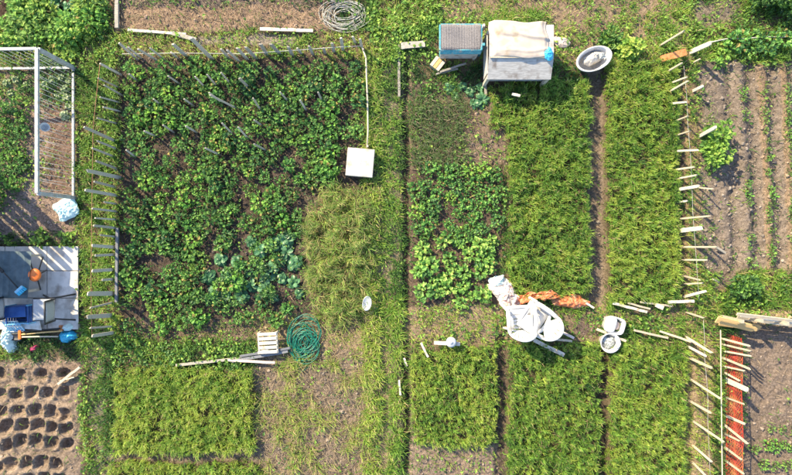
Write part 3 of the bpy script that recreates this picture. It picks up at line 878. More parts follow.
def stake(parent, name, meshes, base, top, w, t, wd, hmin=.15, hmax=1.4, off=None):
    """a standing board from the pixel of its foot to the pixel of its top, as upright as those allow"""
    pb = Vector((base[0] - 396, base[1] - 237.5)); pt = Vector((top[0] - 396, top[1] - 237.5))
    h = max(hmin, min(hmax, H * (1 - pb.dot(pt) / pt.dot(pt))))
    z0 = float(gz(np.array([base[0]]), np.array([base[1]]))[0])
    p0 = W(*base) + Vector((0, 0, z0 - .06)); p1 = W(*top, h + z0)
    X, Y, d, L = frame_of(p0, p1, Vector(wd))
    o = bpy.data.objects.new(name, random.choice(meshes)); COL.objects.link(o)
    if parent: o.parent = parent; p0 = p0 - parent.location
    o.matrix_local = Matrix(((X.x * w, Y.x * t, d.x * L, p0.x), (X.y * w, Y.y * t, d.y * L, p0.y), (X.z * w, Y.z * t, d.z * L, p0.z), (0, 0, 0, 1)))
    return o, h


grey_b = [plank_mesh("picket", M['grey_wood'], i) for i in range(5)]
pale_b = [plank_mesh("stake", M['pale_wood'], i) for i in range(5)]
white_b = [plank_mesh("stake", M['white_wood'], i) for i in range(3)]
yel_b = [plank_mesh("board", M['yellow_plank'], i) for i in range(3)]

# left picket fence
F1 = thing("picket_fence", "weathered grey picket fence along the left edge of the potato plot", "fence", W(117, 340))
for tx, ty, bx, by, w in ((100, 63.5, 121, 76, 3), (98, 78, 119, 87, 2), (104, 85, 122, 94, 2.2), (100, 97, 119, 103, 2), (103, 107, 120, 111.5, 2.2), (97, 118, 117, 123.5, 2), (84, 127, 115.5, 140, 4), (97, 141, 117, 149.5, 2.6),
                          (92, 148, 114, 158, 2.6), (96, 161, 117, 168, 3.2), (87, 170.6, 120, 178, 5), (94, 181.5, 115.5, 188, 3.2), (85, 190, 117, 195.6, 4.2), (104, 202, 117, 203.5, 2.2), (92, 208.5, 117, 212, 2.8),
                          (95, 218, 117, 220.5, 2.2), (93.6, 225.5, 117, 228, 3.4), (100, 235, 117, 236.5, 2.4), (92, 245.5, 115.5, 246.5, 4.4), (95, 255.6, 115.5, 255.8, 3.4), (92, 271, 114.5, 270, 4.4), (102, 280, 114.5, 279, 3.4),
                          (87.5, 293.7, 114.5, 292.5, 6.4), (90, 308, 114, 303, 2.4), (87, 317, 113, 316, 6), (90, 328, 114, 325.4, 2.6), (92, 336, 115.5, 333, 4.6)):
    stake(F1, "picket", grey_b, (bx, by + random.uniform(-1.5, 1.5)), (tx, ty), w * S * .7, .02, (0, 1, 0))
mb = MB().beam(W(117.5, 228, .1) - F1.location, W(116.5, 302, .1) - F1.location, .05, .05); obj("rail", mb, M['dark_pole'], F1)
mb = MB().tube([W(100, 64, .62) - F1.location] + [W(x, y, .72) - F1.location for x, y in ((96, 100), (93, 130), (92.5, 165), (92, 200), (91.5, 240), (91, 290), (92, 336))], .006, 5)
obj("wire", mb, M['brown_wire'], F1)

# back fence
F2 = thing("picket_fence", "broken grey picket fence along the top of the potato plot below the strawy bed", "fence", W(122, 58))
for tx, ty, bx, by, w in ((119, 43, 138, 59.5, 3), (128, 47, 140, 58, 2.2), (138, 49, 157.5, 60.5, 3), (150, 48, 166, 60, 2), (171, 52, 179, 58.5, 2.4), (173, 44, 187, 56.5, 4.5), (191, 38, 212, 59.5, 5), (200, 45.5, 210, 58, 2.4),
                          (221, 49, 229.4, 58.5, 3), (227, 50, 239.4, 61.5, 3), (237, 48, 246.5, 59.5, 3.5), (245.5, 47, 257.6, 58.5, 4), (260.6, 44, 268, 55.5, 4), (270.7, 44, 280.8, 54.3, 4.5), (288, 46.7, 293.4, 55.6, 3.6),
                          (297.2, 48, 301, 54.3, 2.6), (309, 46, 313, 55, 2.8), (323.7, 48, 325.8, 54, 3), (332, 43, 334, 52, 3.4), (341, 38, 344, 50.5, 3.6), (352.8, 36.6, 355.3, 43, 3), (360, 39, 361, 48, 3)):
    stake(F2, "picket", grey_b, (bx + random.uniform(-1.2, 1.2), by), (tx, ty), w * S * .85, .022, (1, 0, 0))
mb = MB().tube([W(x, y, .35) - F2.location for x, y in ((122, 54), (180, 53), (240, 54), (300, 50), (340, 47), (362, 46))], .006, 5)
obj("wire", mb, M['wire'], F2)
F3 = thing("low_rail", "thin pale brown rail from the back fence corner down to the white box", "rail", W(366, 60))
mb = MB().tube([W(x, y, .16) - F3.location for x, y in ((362, 47), (366, 58), (366.5, 75), (367.5, 100), (368, 130), (367, 148))], .016, 6); obj("pole", mb, M['pale_wood'], F3)
for x, y in ((363, 49), (367, 92), (367.5, 146)):
    mb = MB().beam(W(x, y, -.05) - F3.location, W(x, y, .24) - F3.location, .035, .035); obj("post", mb, M['grey_wood'], F3)

# canes among the potatoes
cane = [((129, 74), (137, 81)), ((153.5, 99), (160.6, 105)), ((184, 99), (194, 106)), ((207, 74.5), (217, 86.7)), ((195, 76.5), (205, 87.7)), ((221, 72.5), (231, 84.6)), ((239, 78.6), (249.5, 88.7)),
        ((209, 92.7), (223, 103)), ((210, 95), (238, 108.6)), ((240, 78), (250, 88)), ((253, 98), (261, 111)), ((126, 150), (136, 158)), ((144, 131), (156.5, 136.4)), ((163, 125), (174, 132.6)), ((185.6, 126), (197, 132.6)),
        ((222, 123), (233, 135)), ((238, 127), (248, 139)), ((254, 120), (263, 126)), ((205, 148), (220, 155)), ((254, 144), (266, 150)), ((280, 92), (288, 101)), ((300, 100), (306, 110)), ((318, 92), (322, 101)), ((168, 76), (180, 84))]
for top, base in cane:
    o, h = stake(None, "garden_cane", grey_b, base, top, .034, .02, (1, 1, 0), .45, 1.1)
    tag(o, "thin grey wooden stake standing among the potato plants", "stake", "stakes among the potato plants")

# right stake fence
F4 = thing("stake_fence", "fence of pale uneven wooden stakes down the right side of the crop beds", "fence", W(684, 300))
for bx, by, tx, ty, w, k in ((659, 46, 684, 31, 2.4, 0), (665, 73, 682, 63, 2.2, 0), (692, 63, 700, 59, 1.8, 0), (668, 84, 687, 77, 2, 0), (667, 93, 688, 81, 2.2, 0), (693, 91, 703, 86, 4, 1), (667, 104, 686, 102, 2.6, 1),
                             (673, 122, 688, 116, 2, 0), (674, 136, 690, 131, 1.8, 0), (673, 151, 698, 150, 2.6, 1), (673, 170, 694, 167, 2.4, 0), (675, 179, 697, 175, 2.2, 0), (675, 190, 699, 186, 4.2, 1), (699, 187, 713, 189, 1.6, 0),
                             (676, 202, 687, 201, 2.6, 1), (677, 219, 710, 216, 2.2, 0), (678, 231, 702, 228, 6, 1), (681, 247, 717, 247, 2.2, 0), (681, 260, 707, 260, 2.2, 0), (682, 275, 700, 280, 2, 0), (682, 285, 703, 283, 2.2, 0),
                             (685, 298, 706, 291, 3.6, 1), (686, 336, 712, 353, 2.8, 0), (688, 346, 706, 356, 3, 1), (688, 357, 712, 368, 3.2, 0), (691, 379, 721, 399, 2.4, 0), (690, 401, 711, 413, 2.8, 0), (693, 421, 724, 442, 2.4, 0),
                             (694, 446, 712, 462, 2.6, 0), (694, 463, 706, 476, 2.6, 0), (693, 482, 712, 498, 2.6, 0), (686, 312, 704, 318, 2, 0)):
    stake(F4, "stake", white_b if k else pale_b, (bx, by), (tx, ty), w * S * .72, .024, (0, 1, 0))
for a, b in (((684, 66), (699, 300)), ((703, 320), (711, 482))):
    mb = MB().tube([W(a[0] + (b[0] - a[0]) * t + random.uniform(-1, 1), a[1] + (b[1] - a[1]) * t, .55) - F4.location for t in np.linspace(0, 1, 9)], .003, 5)
    obj("wire", mb, M['wire'], F4)
o, h = stake(None, "leaning_stake", white_b, (690, 52), (711, 43), .09, .03, (0, 1, 0)); tag(o, "thick white stake standing right of the rusty red board", "stake")
o, h = stake(None, "leaning_stake", white_b, (699, 137), (716, 127), .07, .03, (0, 1, 0)); tag(o, "whitish stake leaning over the tall dark bush", "stake")
o, h = stake(None, "leaning_stake", pale_b, (731, 256), (716, 247), .045, .03, (0, 1, 0), .1, .3); tag(o, "short pale stick leaning at the bottom corner of the furrowed plot", "stick")
o, h = stake(None, "leaning_stake", white_b, (722, 283), (713, 279), .05, .03, (0, 1, 0), .08, .2); tag(o, "small white stick left of the low dark green bush", "stick")


def lying(name, a, b, w, t, mat, label, cat, z=.05, group=None, z2=None):
    pa, pb = W(*a), W(*b)
    za = float(gz(np.array([a[0]]), np.array([a[1]]))[0]); zb = float(gz(np.array([b[0]]), np.array([b[1]]))[0])
    zz = max(za, zb) + z
    pa = W(*a, zz); pb = W(*b, zz if z2 is None else z2)
    mid = (pa + pb) / 2
    mb = MB(); d = pb - pa; N = 4; prev = pa - mid
    for i in range(1, N + 1):           # a board, slightly uneven along its length
        q = pa - mid + d * i / N + Vector((0, 0, random.uniform(-.002, .002)))
        prev2 = q; last = (prev, q); prev = q
    L = d.length; ang = math.atan2(d.y, d.x); pitch = -math.asin(max(-1, min(1, d.z / L)))
    vs = []; fs = []
    for i in range(6):
        f = i / 5 - .5; ww = w * random.uniform(.93, 1.04) / 2; oz = random.uniform(-.003, .003); oy = random.uniform(-.004, .004)
        for sy, sz in ((-1, -1), (1, -1), (1, 1), (-1, 1)): vs.append((f * L, sy * ww + oy, sz * t / 2 + oz))
    for i in range(5):
        for q in range(4):
            r_ = (q + 1) % 4; fs.append((i * 4 + q, i * 4 + 4 + q, i * 4 + 4 + r_, i * 4 + r_))
    fs += [(0, 1, 2, 3), (23, 22, 21, 20)]
    R = Matrix.Rotation(ang, 3, 'Z') @ Matrix.Rotation(pitch, 3, 'Y')
    mb.add([R @ Vector(v) for v in vs], fs)
    o = obj(name, mb, mat, None, loc=mid)
    return tag(o, label, cat, group)


lying("rusty_board", (661, 59), (686, 52), .13, .03, M['rust'], "rusty red brown board lying at the top of the stake fence", "board", .16)
lying("plank", (128, 30), (186, 34.5), .05, .03, M['white_wood'], "long pale plank edging the strawy bed at its left end", "plank")
lying("plank", (172, 33), (196, 40), .08, .025, M['old_wood'], "grey board slanting from the end of the pale edging plank", "plank", .07)
lying("plank", (260, 29), (313, 31), .06, .035, M['white_wood'], "pale plank edging the strawy bed left of the grey coil", "plank")
lying("plank", (117, -12), (117, 28), .07, .05, M['old_wood'], "upright running weathered timber at the left end of the strawy bed", "timber", .06)
lying("plank", (399, 44), (399, 97), .05, .04, M['old_wood'], "narrow grey timber lying along the middle path below the weeds", "timber", .06)
lying("wooden_pole", (176, 365), (262, 356), .05, .04, M['old_wood'], "long grey pole lying over the top of the bright green bed", "pole", .09)
lying("wooden_pole", (232, 361), (288, 351), .06, .05, M['dark_pole'], "dark bluish pole running under the green hose", "pole", .1)
lying("wooden_pole", (240, 356), (290, 348), .04, .04, M['dark_pole'], "thin dark pole against the slatted crate", "pole", .12)
lying("wooden_pole", (228, 360), (275, 362.5), .045, .03, M['pink'], "pinkish grey lath crossing the long poles", "lath", .13)
lying("plank", (534, 340), (564, 355), .075, .035, M['white_wood'], "pale plank sticking out below the white garden chairs", "plank", .14)
lying("plank", (545, 338), (572, 341), .04, .03, M['pale_wood'], "thin lath lying right of the slotted white chair", "lath", .16)
lying("plank", (560, 331), (574, 338), .05, .03, M['pink'], "short pinkish board by the patch of dark soil", "board", .15)
lying("plank", (597, 329), (626, 341), .05, .035, M['pale_wood'], "pale lath lying between the two white tubs", "lath", .12)
lying("plank", (613, 303), (647, 312), .05, .03, M['white_wood'], "long whitish lath at the lower end of the long right bed", "lath", .13)
lying("plank", (628, 303), (650, 309), .035, .03, M['pale_wood'], "thin lath beside the long whitish lath", "lath", .15)
lying("plank", (640, 302), (672, 306), .035, .03, M['pale_wood'], "thin lath right of the small white scrap of wood", "lath", .15)
lying("plank", (656, 305), (663, 308), .08, .04, M['white_wood'], "small white scrap of wood on the laths", "scrap", .18)
lying("plank", (668, 302), (694, 301), .055, .03, M['white_wood'], "whitish board pointing to the stake fence at the lower bed corner", "board", .16)
lying("plank", (634, 330), (668, 338), .04, .03, M['pale_wood'], "thin lath in the grass right of the tubs", "lath", .13)
lying("plank", (660, 331), (692, 342), .04, .03, M['pale_wood'], "thin lath in the grass touching the lower stakes", "lath", .14)
lying("plank", (421, 343), (428, 357), .04, .03, M['white_wood'], "short whitish stick at the top corner of the square crop bed", "stick", .2)
lying("plank", (404, 358), (407, 366), .035, .03, M['white_wood'], "short white stick in the painted shade strip by the path, topmost of two", "stick", .12)
lying("plank", (399, 380), (400.5, 395), .035, .03, M['white_wood'], "short white stick in the painted shade strip by the path, lower of two", "stick", .1)
lying("plank", (58, 384), (80, 367), .045, .035, M['pale_wood'], "pale branch lying at the upper corner of the bed of holes", "branch", .09)
lying("plank", (60, 381), (74, 377), .02, .02, M['pale_wood'], "thin twig beside the pale branch near the bed of holes", "twig", .08)
lying("plank", (401, 46), (425, 44), .13, .03, M['old_wood'], "short grey board among the weeds left of the small hutch", "board", .1)

mb = MB().tube([W(x, y, .14) - W(750, 39, 0) for x, y in ((712, 42), (726, 39), (745, 38.5), (765, 37), (785, 37), (815, 36))], .012, 6)
o = obj("rope", mb, M['grey_hose'], loc=W(750, 39)); tag(o, "pale rope lying across the grass above the furrowed plot", "rope")
# red net fence at lower right with its pickets
F5 = thing("net_fence", "fence of red plastic netting on thin pale pickets", "fence", W(722, 420))
z_ = .50
mb = MB(); nz, ny = 8, 44
A = W(724.5, 333); B = W(726, 500)
def netp(i, j):
    p = A.lerp(B, j / ny); bow = .02 * math.sin(j * .55) + .012 * math.sin(j * 1.7)
    return Vector((p.x + abs(bow) * .6 + .01 * math.sin(i * .7), p.y, .02 + z_ * i / nz + .015 * math.sin(j * .31))) - F5.location
for i in range(nz):
    for j in range(ny):
        a, b = netp(i, j), netp(i + 1, j + 1); c, d = netp(i + 1, j), netp(i, j + 1)
        for p, q in ((a, b), (c, d)):
            mb.beam(p, q, .010, .004, (0, 1, -1))
for i in (0, 4, 8):
    for j in range(0, ny, 2): mb.beam(netp(i, j), netp(i, j + 2), .02, .006, (0, 0, 1))
obj("net", mb, M['red_net'], F5)['kind'] = 'stuff'
for bx, by, tx, ty, w, k in ((720, 338, 750, 346, 1.8, 0), (721, 344, 751, 351, 1.6, 0), (722, 351, 751, 356, 1.6, 0), (721, 357, 750, 369, 2, 0), (722, 366, 745, 371, 1.4, 0), (724, 379, 748, 390, 5, 1), (724, 372, 740, 381, 1.6, 0), (724, 397, 744, 404, 1.6, 0), (724, 415, 745, 424, 2.4, 0),
                             (724, 424, 748, 444, 2.2, 0), (725, 434, 740, 441, 1.8, 0), (725, 447, 742, 460, 2, 0), (725, 460, 744, 474, 2, 0), (725, 478, 745, 492, 2, 0)):
    stake(F5, "picket", white_b if k else pale_b, (bx, by), (tx, ty), w * S, .02, (0, 1, 0))
mb = MB().beam(W(720.5, 330, .5) - F5.location, W(722.5, 500, .5) - F5.location, .014, .014); obj("rail", mb, M['pale_wood'], F5)
# board fence at right angles to it
F6 = thing("board_fence", "low fence of yellowish boards across the top of the shaded plot", "fence", W(760, 319))
for a, b, w, z0, mt in (((718, 317.5), (752, 325.5), .05, .62, yel_b), ((716, 320.5), (757, 329.5), .09, .48, yel_b), ((720, 323), (752, 331), .03, .34, yel_b), ((737, 314), (830, 325), .055, .60, pale_b), ((741, 315), (830, 327.5), .07, .50, white_b), ((738, 316), (830, 328), .12, .36, pale_b), ((738, 316.4), (830, 328.4), .14, .2, pale_b), ((720, 322.5), (760, 328), .14, .2, yel_b)):
    p0 = W(*a, z0); p1 = W(*b, z0 - .03)
    X, Y, d, L = frame_of(p0, p1, Vector((.25, .85, .5)))
    o = bpy.data.objects.new("board", random.choice(mt)); COL.objects.link(o); o.parent = F6; q = p0 - F6.location
    w2, t2 = w, .025
    o.matrix_local = Matrix(((X.x * w2, Y.x * t2, d.x * L, q.x), (X.y * w2, Y.y * t2, d.y * L, q.y), (X.z * w2, Y.z * t2, d.z * L, q.z), (0, 0, 0, 1)))
for x, y in ((720, 318), (738, 317.5), (762, 320), (790, 324), (822, 328)):
    mb = MB().beam(W(x, y - 2, 0) - F6.location - Vector((0, 0, .1)), W(x, y - 2, 0) - F6.location + Vector((0, 0, .7)), .06, .05); obj("post", mb, M['pale_wood'], F6)

# slatted screen added out of view to streak the platform with sun and shade
F7 = thing("added_shade_fence", "unseen slatted screen added left of the platform to cast sun streaks", "fence", W(-32, 200))
yy = 142
while yy < 262:
    w = random.uniform(4, 8.5)
    p0 = W(-32, yy + w / 2); h = random.uniform(2.25, 2.45)
    o = bpy.data.objects.new("slat", random.choice(grey_b)); COL.objects.link(o); o.parent = F7; q = p0 - F7.location
    o.matrix_local = Matrix(((0, -.025, 0, q.x), (w * S, 0, 0, q.y), (0, 0, h, -.05), (0, 0, 0, 1)))
    yy += w + (random.choice((3.2, 4.5, 2.4)) if 146 < yy < 180 else random.choice((0, .2, .3, .5)))
for z0 in (.4, 1.3):
    mb = MB().beam(Vector((.04, (200 - 140) * S, z0)), Vector((.04, (200 - 264) * S, z0)), .08, .04, (0, 0, 1)); obj("rail", mb, M['grey_wood'], F7)

# ------------------------------------------------------------------ white tube trellis
T = thing("string_trellis", "white tube frame trellis with stretched strings round the left plot", "trellis", W(76, 69))
L0 = T.location
zt = 1.1
ca, cb = W(75.5, 69), W(75.5, 198); cw = W(-90, 71)
def tp(p, z): return Vector((p.x, p.y, z)) - L0
for p in (ca, cb, cw):
    mb = MB().beam(tp(p, -.1), tp(p, zt), .07, .07); obj("post", mb, M['white_metal'], T, .004)
for (a, b, z0, w) in ((ca, cb, zt + .03, .058), (ca, cb, .07, .045), (ca, cw, zt + .03, .05), (ca, cw, .07, .045)):
    mb = MB().beam(tp(a, z0), tp(b, z0), w, w * .9); obj("rail", mb, M['white_metal'], T, .004)
for i in range(32):
    t = (i + .5) / 32; p = ca.lerp(cb, t); q = p + Vector((random.uniform(-.01, .01), random.uniform(-.05, .05), 0))
    mb = MB().tube([tp(p, .08), tp((p + q) / 2, .55), tp(q, zt)], .0035, 4); obj("string", mb, M['string'], T)
for i in range(26):
    t = (i + .5) / 26; p = ca.lerp(cw, t)
    mb = MB().tube([tp(p, .08), tp(p, zt)], .0035, 4); obj("string", mb, M['string'], T)
mb = MB().lathe([(.001, 0), (.05, .004), (.075, .1), (.082, .11), (.07, .10), (.045, .012), (.001, .010)], 16, M=Matrix.Rotation(.7, 3, 'Y'))
o = obj("plastic_cup", mb, M['white_plastic'], loc=W(44, 128, .95)); tag(o, "small white plastic cup hung beside the trellis top rail", "cup")


def crumple(name, px, py, z, rx, ry, h, mat, label, cat, seed, rz=0.0, nu=22, amp=.3, outline=None, th=.004):
    """heap of sheeting: folded dome with ragged outline, closed below"""
    vs = []; fs = []; nr, na = 15, 60
    s_ = seed * 13.7
    def f(r, a):
        o_ = 1 + .22 * (vn(np.array(math.cos(a) * 2 + s_), np.array(math.sin(a) * 2), seed) - .5) * 2 + .1 * (vn(np.array(math.cos(a) * 5 + s_), np.array(math.sin(a) * 5), seed + 3) - .5)
        if outline: o_ *= outline(a)
        x, y = math.cos(a) * rx * r * o_, math.sin(a) * ry * r * o_
        fold = float(vn(np.array(x / .07 + s_), np.array(y / .10), seed + 5)) - .5
        fold += abs(float(vn(np.array(x / .035 + s_), np.array(y / .05 + x * 8), seed + 7)) - .5)
        cr_ = 1 - 2 * abs(float(vn(np.array(x / .06 + y / .1 + s_), np.array(y / .055 - x / .13), seed + 9)) - .5)
        fold += .9 * (cr_ ** 4 - .3)
        zz = h * (1 - r ** 2.2) + amp * h * fold * (1 - .5 * r)
        return (x, y, max(.004, zz + .01))
    vs.append(f(0, 0))
    for i in range(1, nr + 1):
        for k in range(na): vs.append(f(i / nr, 2 * math.pi * k / na))
    for k in range(na): fs.append((0, 1 + k, 1 + (k + 1) % na))
    for i in range(nr - 1):
        for k in range(na):
            a, b = 1 + i * na + k, 1 + i * na + (k + 1) % na
            fs.append((a, a + na, b + na, b))
    b0 = len(vs)
    for k in range(na):
        v = vs[1 + (nr - 1) * na + k]; vs.append((v[0] * .96, v[1] * .96, -.01))
    for k in range(na):
        a, b = 1 + (nr - 1) * na + k, 1 + (nr - 1) * na + (k + 1) % na
        fs.append((a, b0 + k, b0 + (k + 1) % na, b))
    fs.append(tuple(reversed(range(b0, b0 + na))))
    mb = MB().add([Matrix.Rotation(rz, 3, 'Z') @ Vector(v) for v in vs], fs, False)
    o = obj(name, mb, mat, loc=W(px, py, z))
    return tag(o, label, cat)


sq = lambda a: 1 / max(abs(math.cos(a)), abs(math.sin(a))) ** .8
crumple("plastic_sheet", 66, 209, .06, .23, .21, .10, M['cloth_blue'], "crumpled pale blue plastic sheet at the foot of the trellis", "sheet", 3, .4, outline=sq)

# ------------------------------------------------------------------ platform with its clutter
PL = thing("platform", "low platform of pale grey panels covered with garden clutter", "platform", W(40, 290))
xs = [-95, -45, 8, 50, 81]; ys = [246, 270.5, 297.5, 329]
for i in range(4):
    for j in range(3):
        a, b = W(xs[i] + .4, ys[j] + .4), W(xs[i + 1] - .4, ys[j + 1] - .4)
        mb = MB().box(((a.x + b.x) / 2 - PL.location.x, (a.y + b.y) / 2 - PL.location.y, .075 + random.uniform(-.004, .006)), (b.x - a.x, a.y - b.y, .03), M=Matrix.Rotation(random.uniform(-.006, .006), 3, 'Y'))
        obj("panel", mb, M['panel'], PL, .003)
for y in (250, 270, 298, 326):
    mb = MB().beam(W(-95, y, .03) - PL.location, W(80, y, .03) - PL.location, .08, .055); obj("joist", mb, M['grey_wood'], PL)
DZ = .095
# corrugated sheet on trestle legs
CT = thing("corrugated_table", "grey blue corrugated sheet resting on legs as a table top on the platform", "table", W(-12, 272))
zt2 = .56
k2 = (H - zt2) / H
x0 = -52; x1 = 31.5; y0 = 250; y1 = 297
def corr(u, v):
    px = x0 + (x1 - x0) * u + (-3.5 * u) * v; py = y0 + (y1 - y0) * v + 1.5 * u
    p = W(px, py, zt2) - CT.location
    return (p.x, p.y, zt2 + .012 * (1 - abs(math.sin(u * math.pi * 12)) ** .35 * 2) + .012 * math.sin(v * 3 + u * 4))
obj("sheet", MB().shell(corr, 136, 10, -.004), M['corrugated'], CT)
for x, y in ((-48, 255), (24, 256), (22, 292), (-48, 293)):
    p = W(x, y, zt2) - CT.location
    obj("leg", MB().beam((p.x, p.y, DZ), (p.x, p.y, zt2 - .02), .045, .045), M['grey_wood'], CT)
BR = thing("broom", "broom with black handle and blue brush lying over the corrugated sheet", "broom", W(5, 275, zt2))
bl = BR.location
obj("handle", MB().tube([W(-6, 262, .62) - bl, W(18, 288, .62) - bl], .014, 6), M['black'], BR)
obj("grip", MB().tube([W(-3, 266, .62) - bl, W(3, 272, .62) - bl], .03, 8), M['black'], BR)
d_ = (W(18, 288) - W(0, 268)).normalized(); p_ = Vector((-d_.y, d_.x, 0))
mb = MB()
c_ = W(19, 289.5, .62) - bl
mb.beam(c_ - p_ * .09, c_ + p_ * .09, .05, .04)
obj("brush_head", mb, M['lightblue_plastic'], BR, .008)
mb = MB()
for i in range(16):
    q = c_ + p_ * (-.085 + .17 * i / 15); mb.beam(q, q + d_ * .09 + p_ * random.uniform(-.02, .02) + Vector((0, 0, -.01)), .012, .03)
obj("bristles", mb, M['blue_tarp'], BR)['kind'] = 'stuff'
# orange stool
ST_ = thing("stool", "round orange plastic stool with thin black legs beside the corrugated sheet", "stool", W(43, 273, DZ))
sc_ = W(34.5, 275, .52) - ST_.location
obj("seat", MB().lathe([(.001, -.05), (.09, -.045), (.118, -.02), (.125, .0), (.11, .022), (.06, .034), (.001, .036)], 24, (sc_.x, sc_.y, sc_.z)), M['orange'], ST_)
for fx, fy, ax, ay in ((43, 257, .05, .07), (47, 270, .07, .02), (40.5, 289.5, .03, -.08), (30, 262, -.05, .07)):
    f_ = W(fx, fy, DZ) - ST_.location
    obj("leg", MB().tube([(sc_.x + ax, sc_.y + ay, sc_.z - .04), f_], .013, 6), M['black'], ST_)


def folding_chair(ox, oy, label):
    """black tube garden chair with grey sling seat; faces -x"""
    t = thing("garden_chair", label, "chair", W(ox, oy, DZ), 0, "black framed garden chairs on the platform")
    sz_ = .40
    def seat(u, v): return (-.22 + .40 * u, -.2 + .4 * v, sz_ - .035 * math.sin(math.pi * u) + .02 * (1 - u))
    obj("seat", MB().shell(seat, 8, 6, -.006), M['sling'], t)
    def back(u, v): return (.18 + .10 * u + .02 * math.sin(math.pi * v), -.19 + .38 * v, sz_ + .02 + .40 * u)
    obj("backrest", MB().shell(back, 8, 6, -.006), M['sling'], t)
    for sy in (-1, 1):
        y = .205 * sy
        obj("leg", MB().tube([(-.30, y * 1.15, 0), (-.02, y, sz_ * .6), (.19, y, sz_), (.285, y, sz_ + .44)], .017, 6), M['black'], t)
        obj("leg", MB().tube([(.34, y * 1.25, 0), (.06, y, sz_ * .5), (-.22, y, sz_ + .01)], .017, 6), M['black'], t)
    obj("frame", MB().tube([(.285, -.205, sz_ + .44), (.285, .205, sz_ + .44)], .018, 6).tube([(-.22, -.205, sz_ + .01), (-.22, .205, sz_ + .01)], .017, 6), M['black'], t)
    return t


folding_chair(58.5, 307, "black framed garden chair with grey sling on the right side of the platform")
folding_chair(10, 305, "black framed garden chair left of the blue crate, half out of view")
# blue crate with slatted sides
CR = thing("plastic_crate", "blue slatted plastic crate between the garden chairs", "crate", W(27, 313, DZ), .05)
mb = MB().box((0, 0, .015), (.42, .34, .02)); obj("base", mb, M['blue_plastic'], CR)
for sx in (-1, 1):
    for z0 in (.06, .13, .20, .27): obj("slat", MB().box((sx * .21, 0, z0), (.016, .34, .045)), M['blue_plastic'], CR)
for sy in (-1, 1):
    for z0 in (.06, .13, .20, .27): obj("slat", MB().box((0, sy * .17, z0), (.404, .016, .045)), M['blue_plastic'] if sy > 0 else M['lightblue_plastic'], CR)
for sx in (-1, 1):
    for sy in (-1, 1): obj("corner_post", MB().box((sx * .215, sy * .175, .15), (.03, .03, .3)), M['lightblue_plastic'], CR)
mb = MB().box((-.02, .06, .305), (.42, .2, .025)); obj("lid", mb, M['blue_plastic'], CR, .006)
# light blue slatted board leaning from it
LB = thing("leaning_rack", "light blue slatted plastic panel leaning against the blue crate", "panel", W(20, 325, DZ), .02)
for i in range(6): obj("slat", MB().beam((-.16 + .055 * i, -.13, .02), (-.16 + .055 * i, .12, .26), .036, .01, (1, 0, 0)), M['lightblue_plastic'], LB)
for q in (-.125, 0, .115):
    z0 = .02 + (.13 + q) * .24 / .25; obj("cross_bar", MB().beam((-.19, q, z0 + .014), (.15, q, z0 + .014), .02, .01, (0, 1, 1)), M['white_plastic'], LB)
crumple("plastic_bag", 12, 336, .0, .19, .30, .2, M['pale_bag'], "white and pale cyan plastic bag slumped at the lower left platform corner", "bag", 5, .1)
WBd = thing("white_board", "white triangular board lying in front of the right garden chair", "board", W(31, 323, DZ + .04))
mb = MB(); pa = [W(20, 328, .15), W(33, 315.5, .2), (W(39, 317, .2)), W(42, 330, .15)]
pa = [p - WBd.location for p in pa]
mb.add([p + Vector((0, 0, .012)) for p in pa] + [p for p in pa], [(3, 2, 1, 0), (4, 5, 6, 7), (0, 1, 5, 4), (1, 2, 6, 5), (2, 3, 7, 6), (3, 0, 4, 7)]); obj("board_sheet", mb, M['white_plastic'], WBd)
# tools along the lower edge
for nm, a, b, mt, hd, lab in (("rake", (20, 334.5), (62, 331), 'yellow_plank', 'orange', "wooden handled rake with red head end along the platform edge"), ("spade", (22, 337), (58, 336.5), 'pale_wood', 'black', "pale handled spade lying lowest at the platform edge"),
                              ("hoe", (24, 331.5), (60, 328.5), 'black', 'rust', "black handled hoe lying nearest the garden chair")):
    t = thing(nm, lab, nm, W(40, 333, .12)); l0 = t.location
    pa, pb = W(*a, .14) - l0, W(*b, .14) - l0
    obj("handle", MB().tube([pa, (pa + pb) / 2 + Vector((0, .005, .004)), pb], .015, 6), M[mt], t)
    if nm == "rake":
        mb = MB().beam(pa + Vector((0, -.09, 0)), pa + Vector((0, .09, 0)), .05, .04)
        for i in range(8): mb.beam(pa + Vector((0, -.085 + .024 * i, 0)), pa + Vector((-.04, -.085 + .024 * i, -.06)), .008, .008)
        obj("head", mb, M[hd], t)
    elif nm == "spade":
        obj("head", MB().shell(lambda u, v: (pa.x - .02 - .22 * u, pa.y + (v - .5) * .16 * (1 - .3 * u ** 3), pa.z - .02 * math.sin(math.pi * v)), 6, 6, .004), M[hd], t)
    else:
        obj("head", MB().beam(pb + Vector((0, -.06, -.03)), pb + Vector((0, .06, -.03)), .08, .008), M[hd], t)
crumple("plastic_bag", 69, 336, .0, .19, .13, .16, M['blue_tarp'], "bright blue plastic bag at the lower right corner of the platform", "bag", 8, .2)
crumple("plastic_bag", 68, 327, .09, .11, .07, .07, M['pale_bag'], "small pale crumpled bag above the bright blue bag", "bag", 9, .2)
crumple("plastic_pot", 35, 348, 0, .09, .08, .1, M['magenta'], "dark magenta plastic scrap in the weeds below the platform", "scrap", 12, .2)

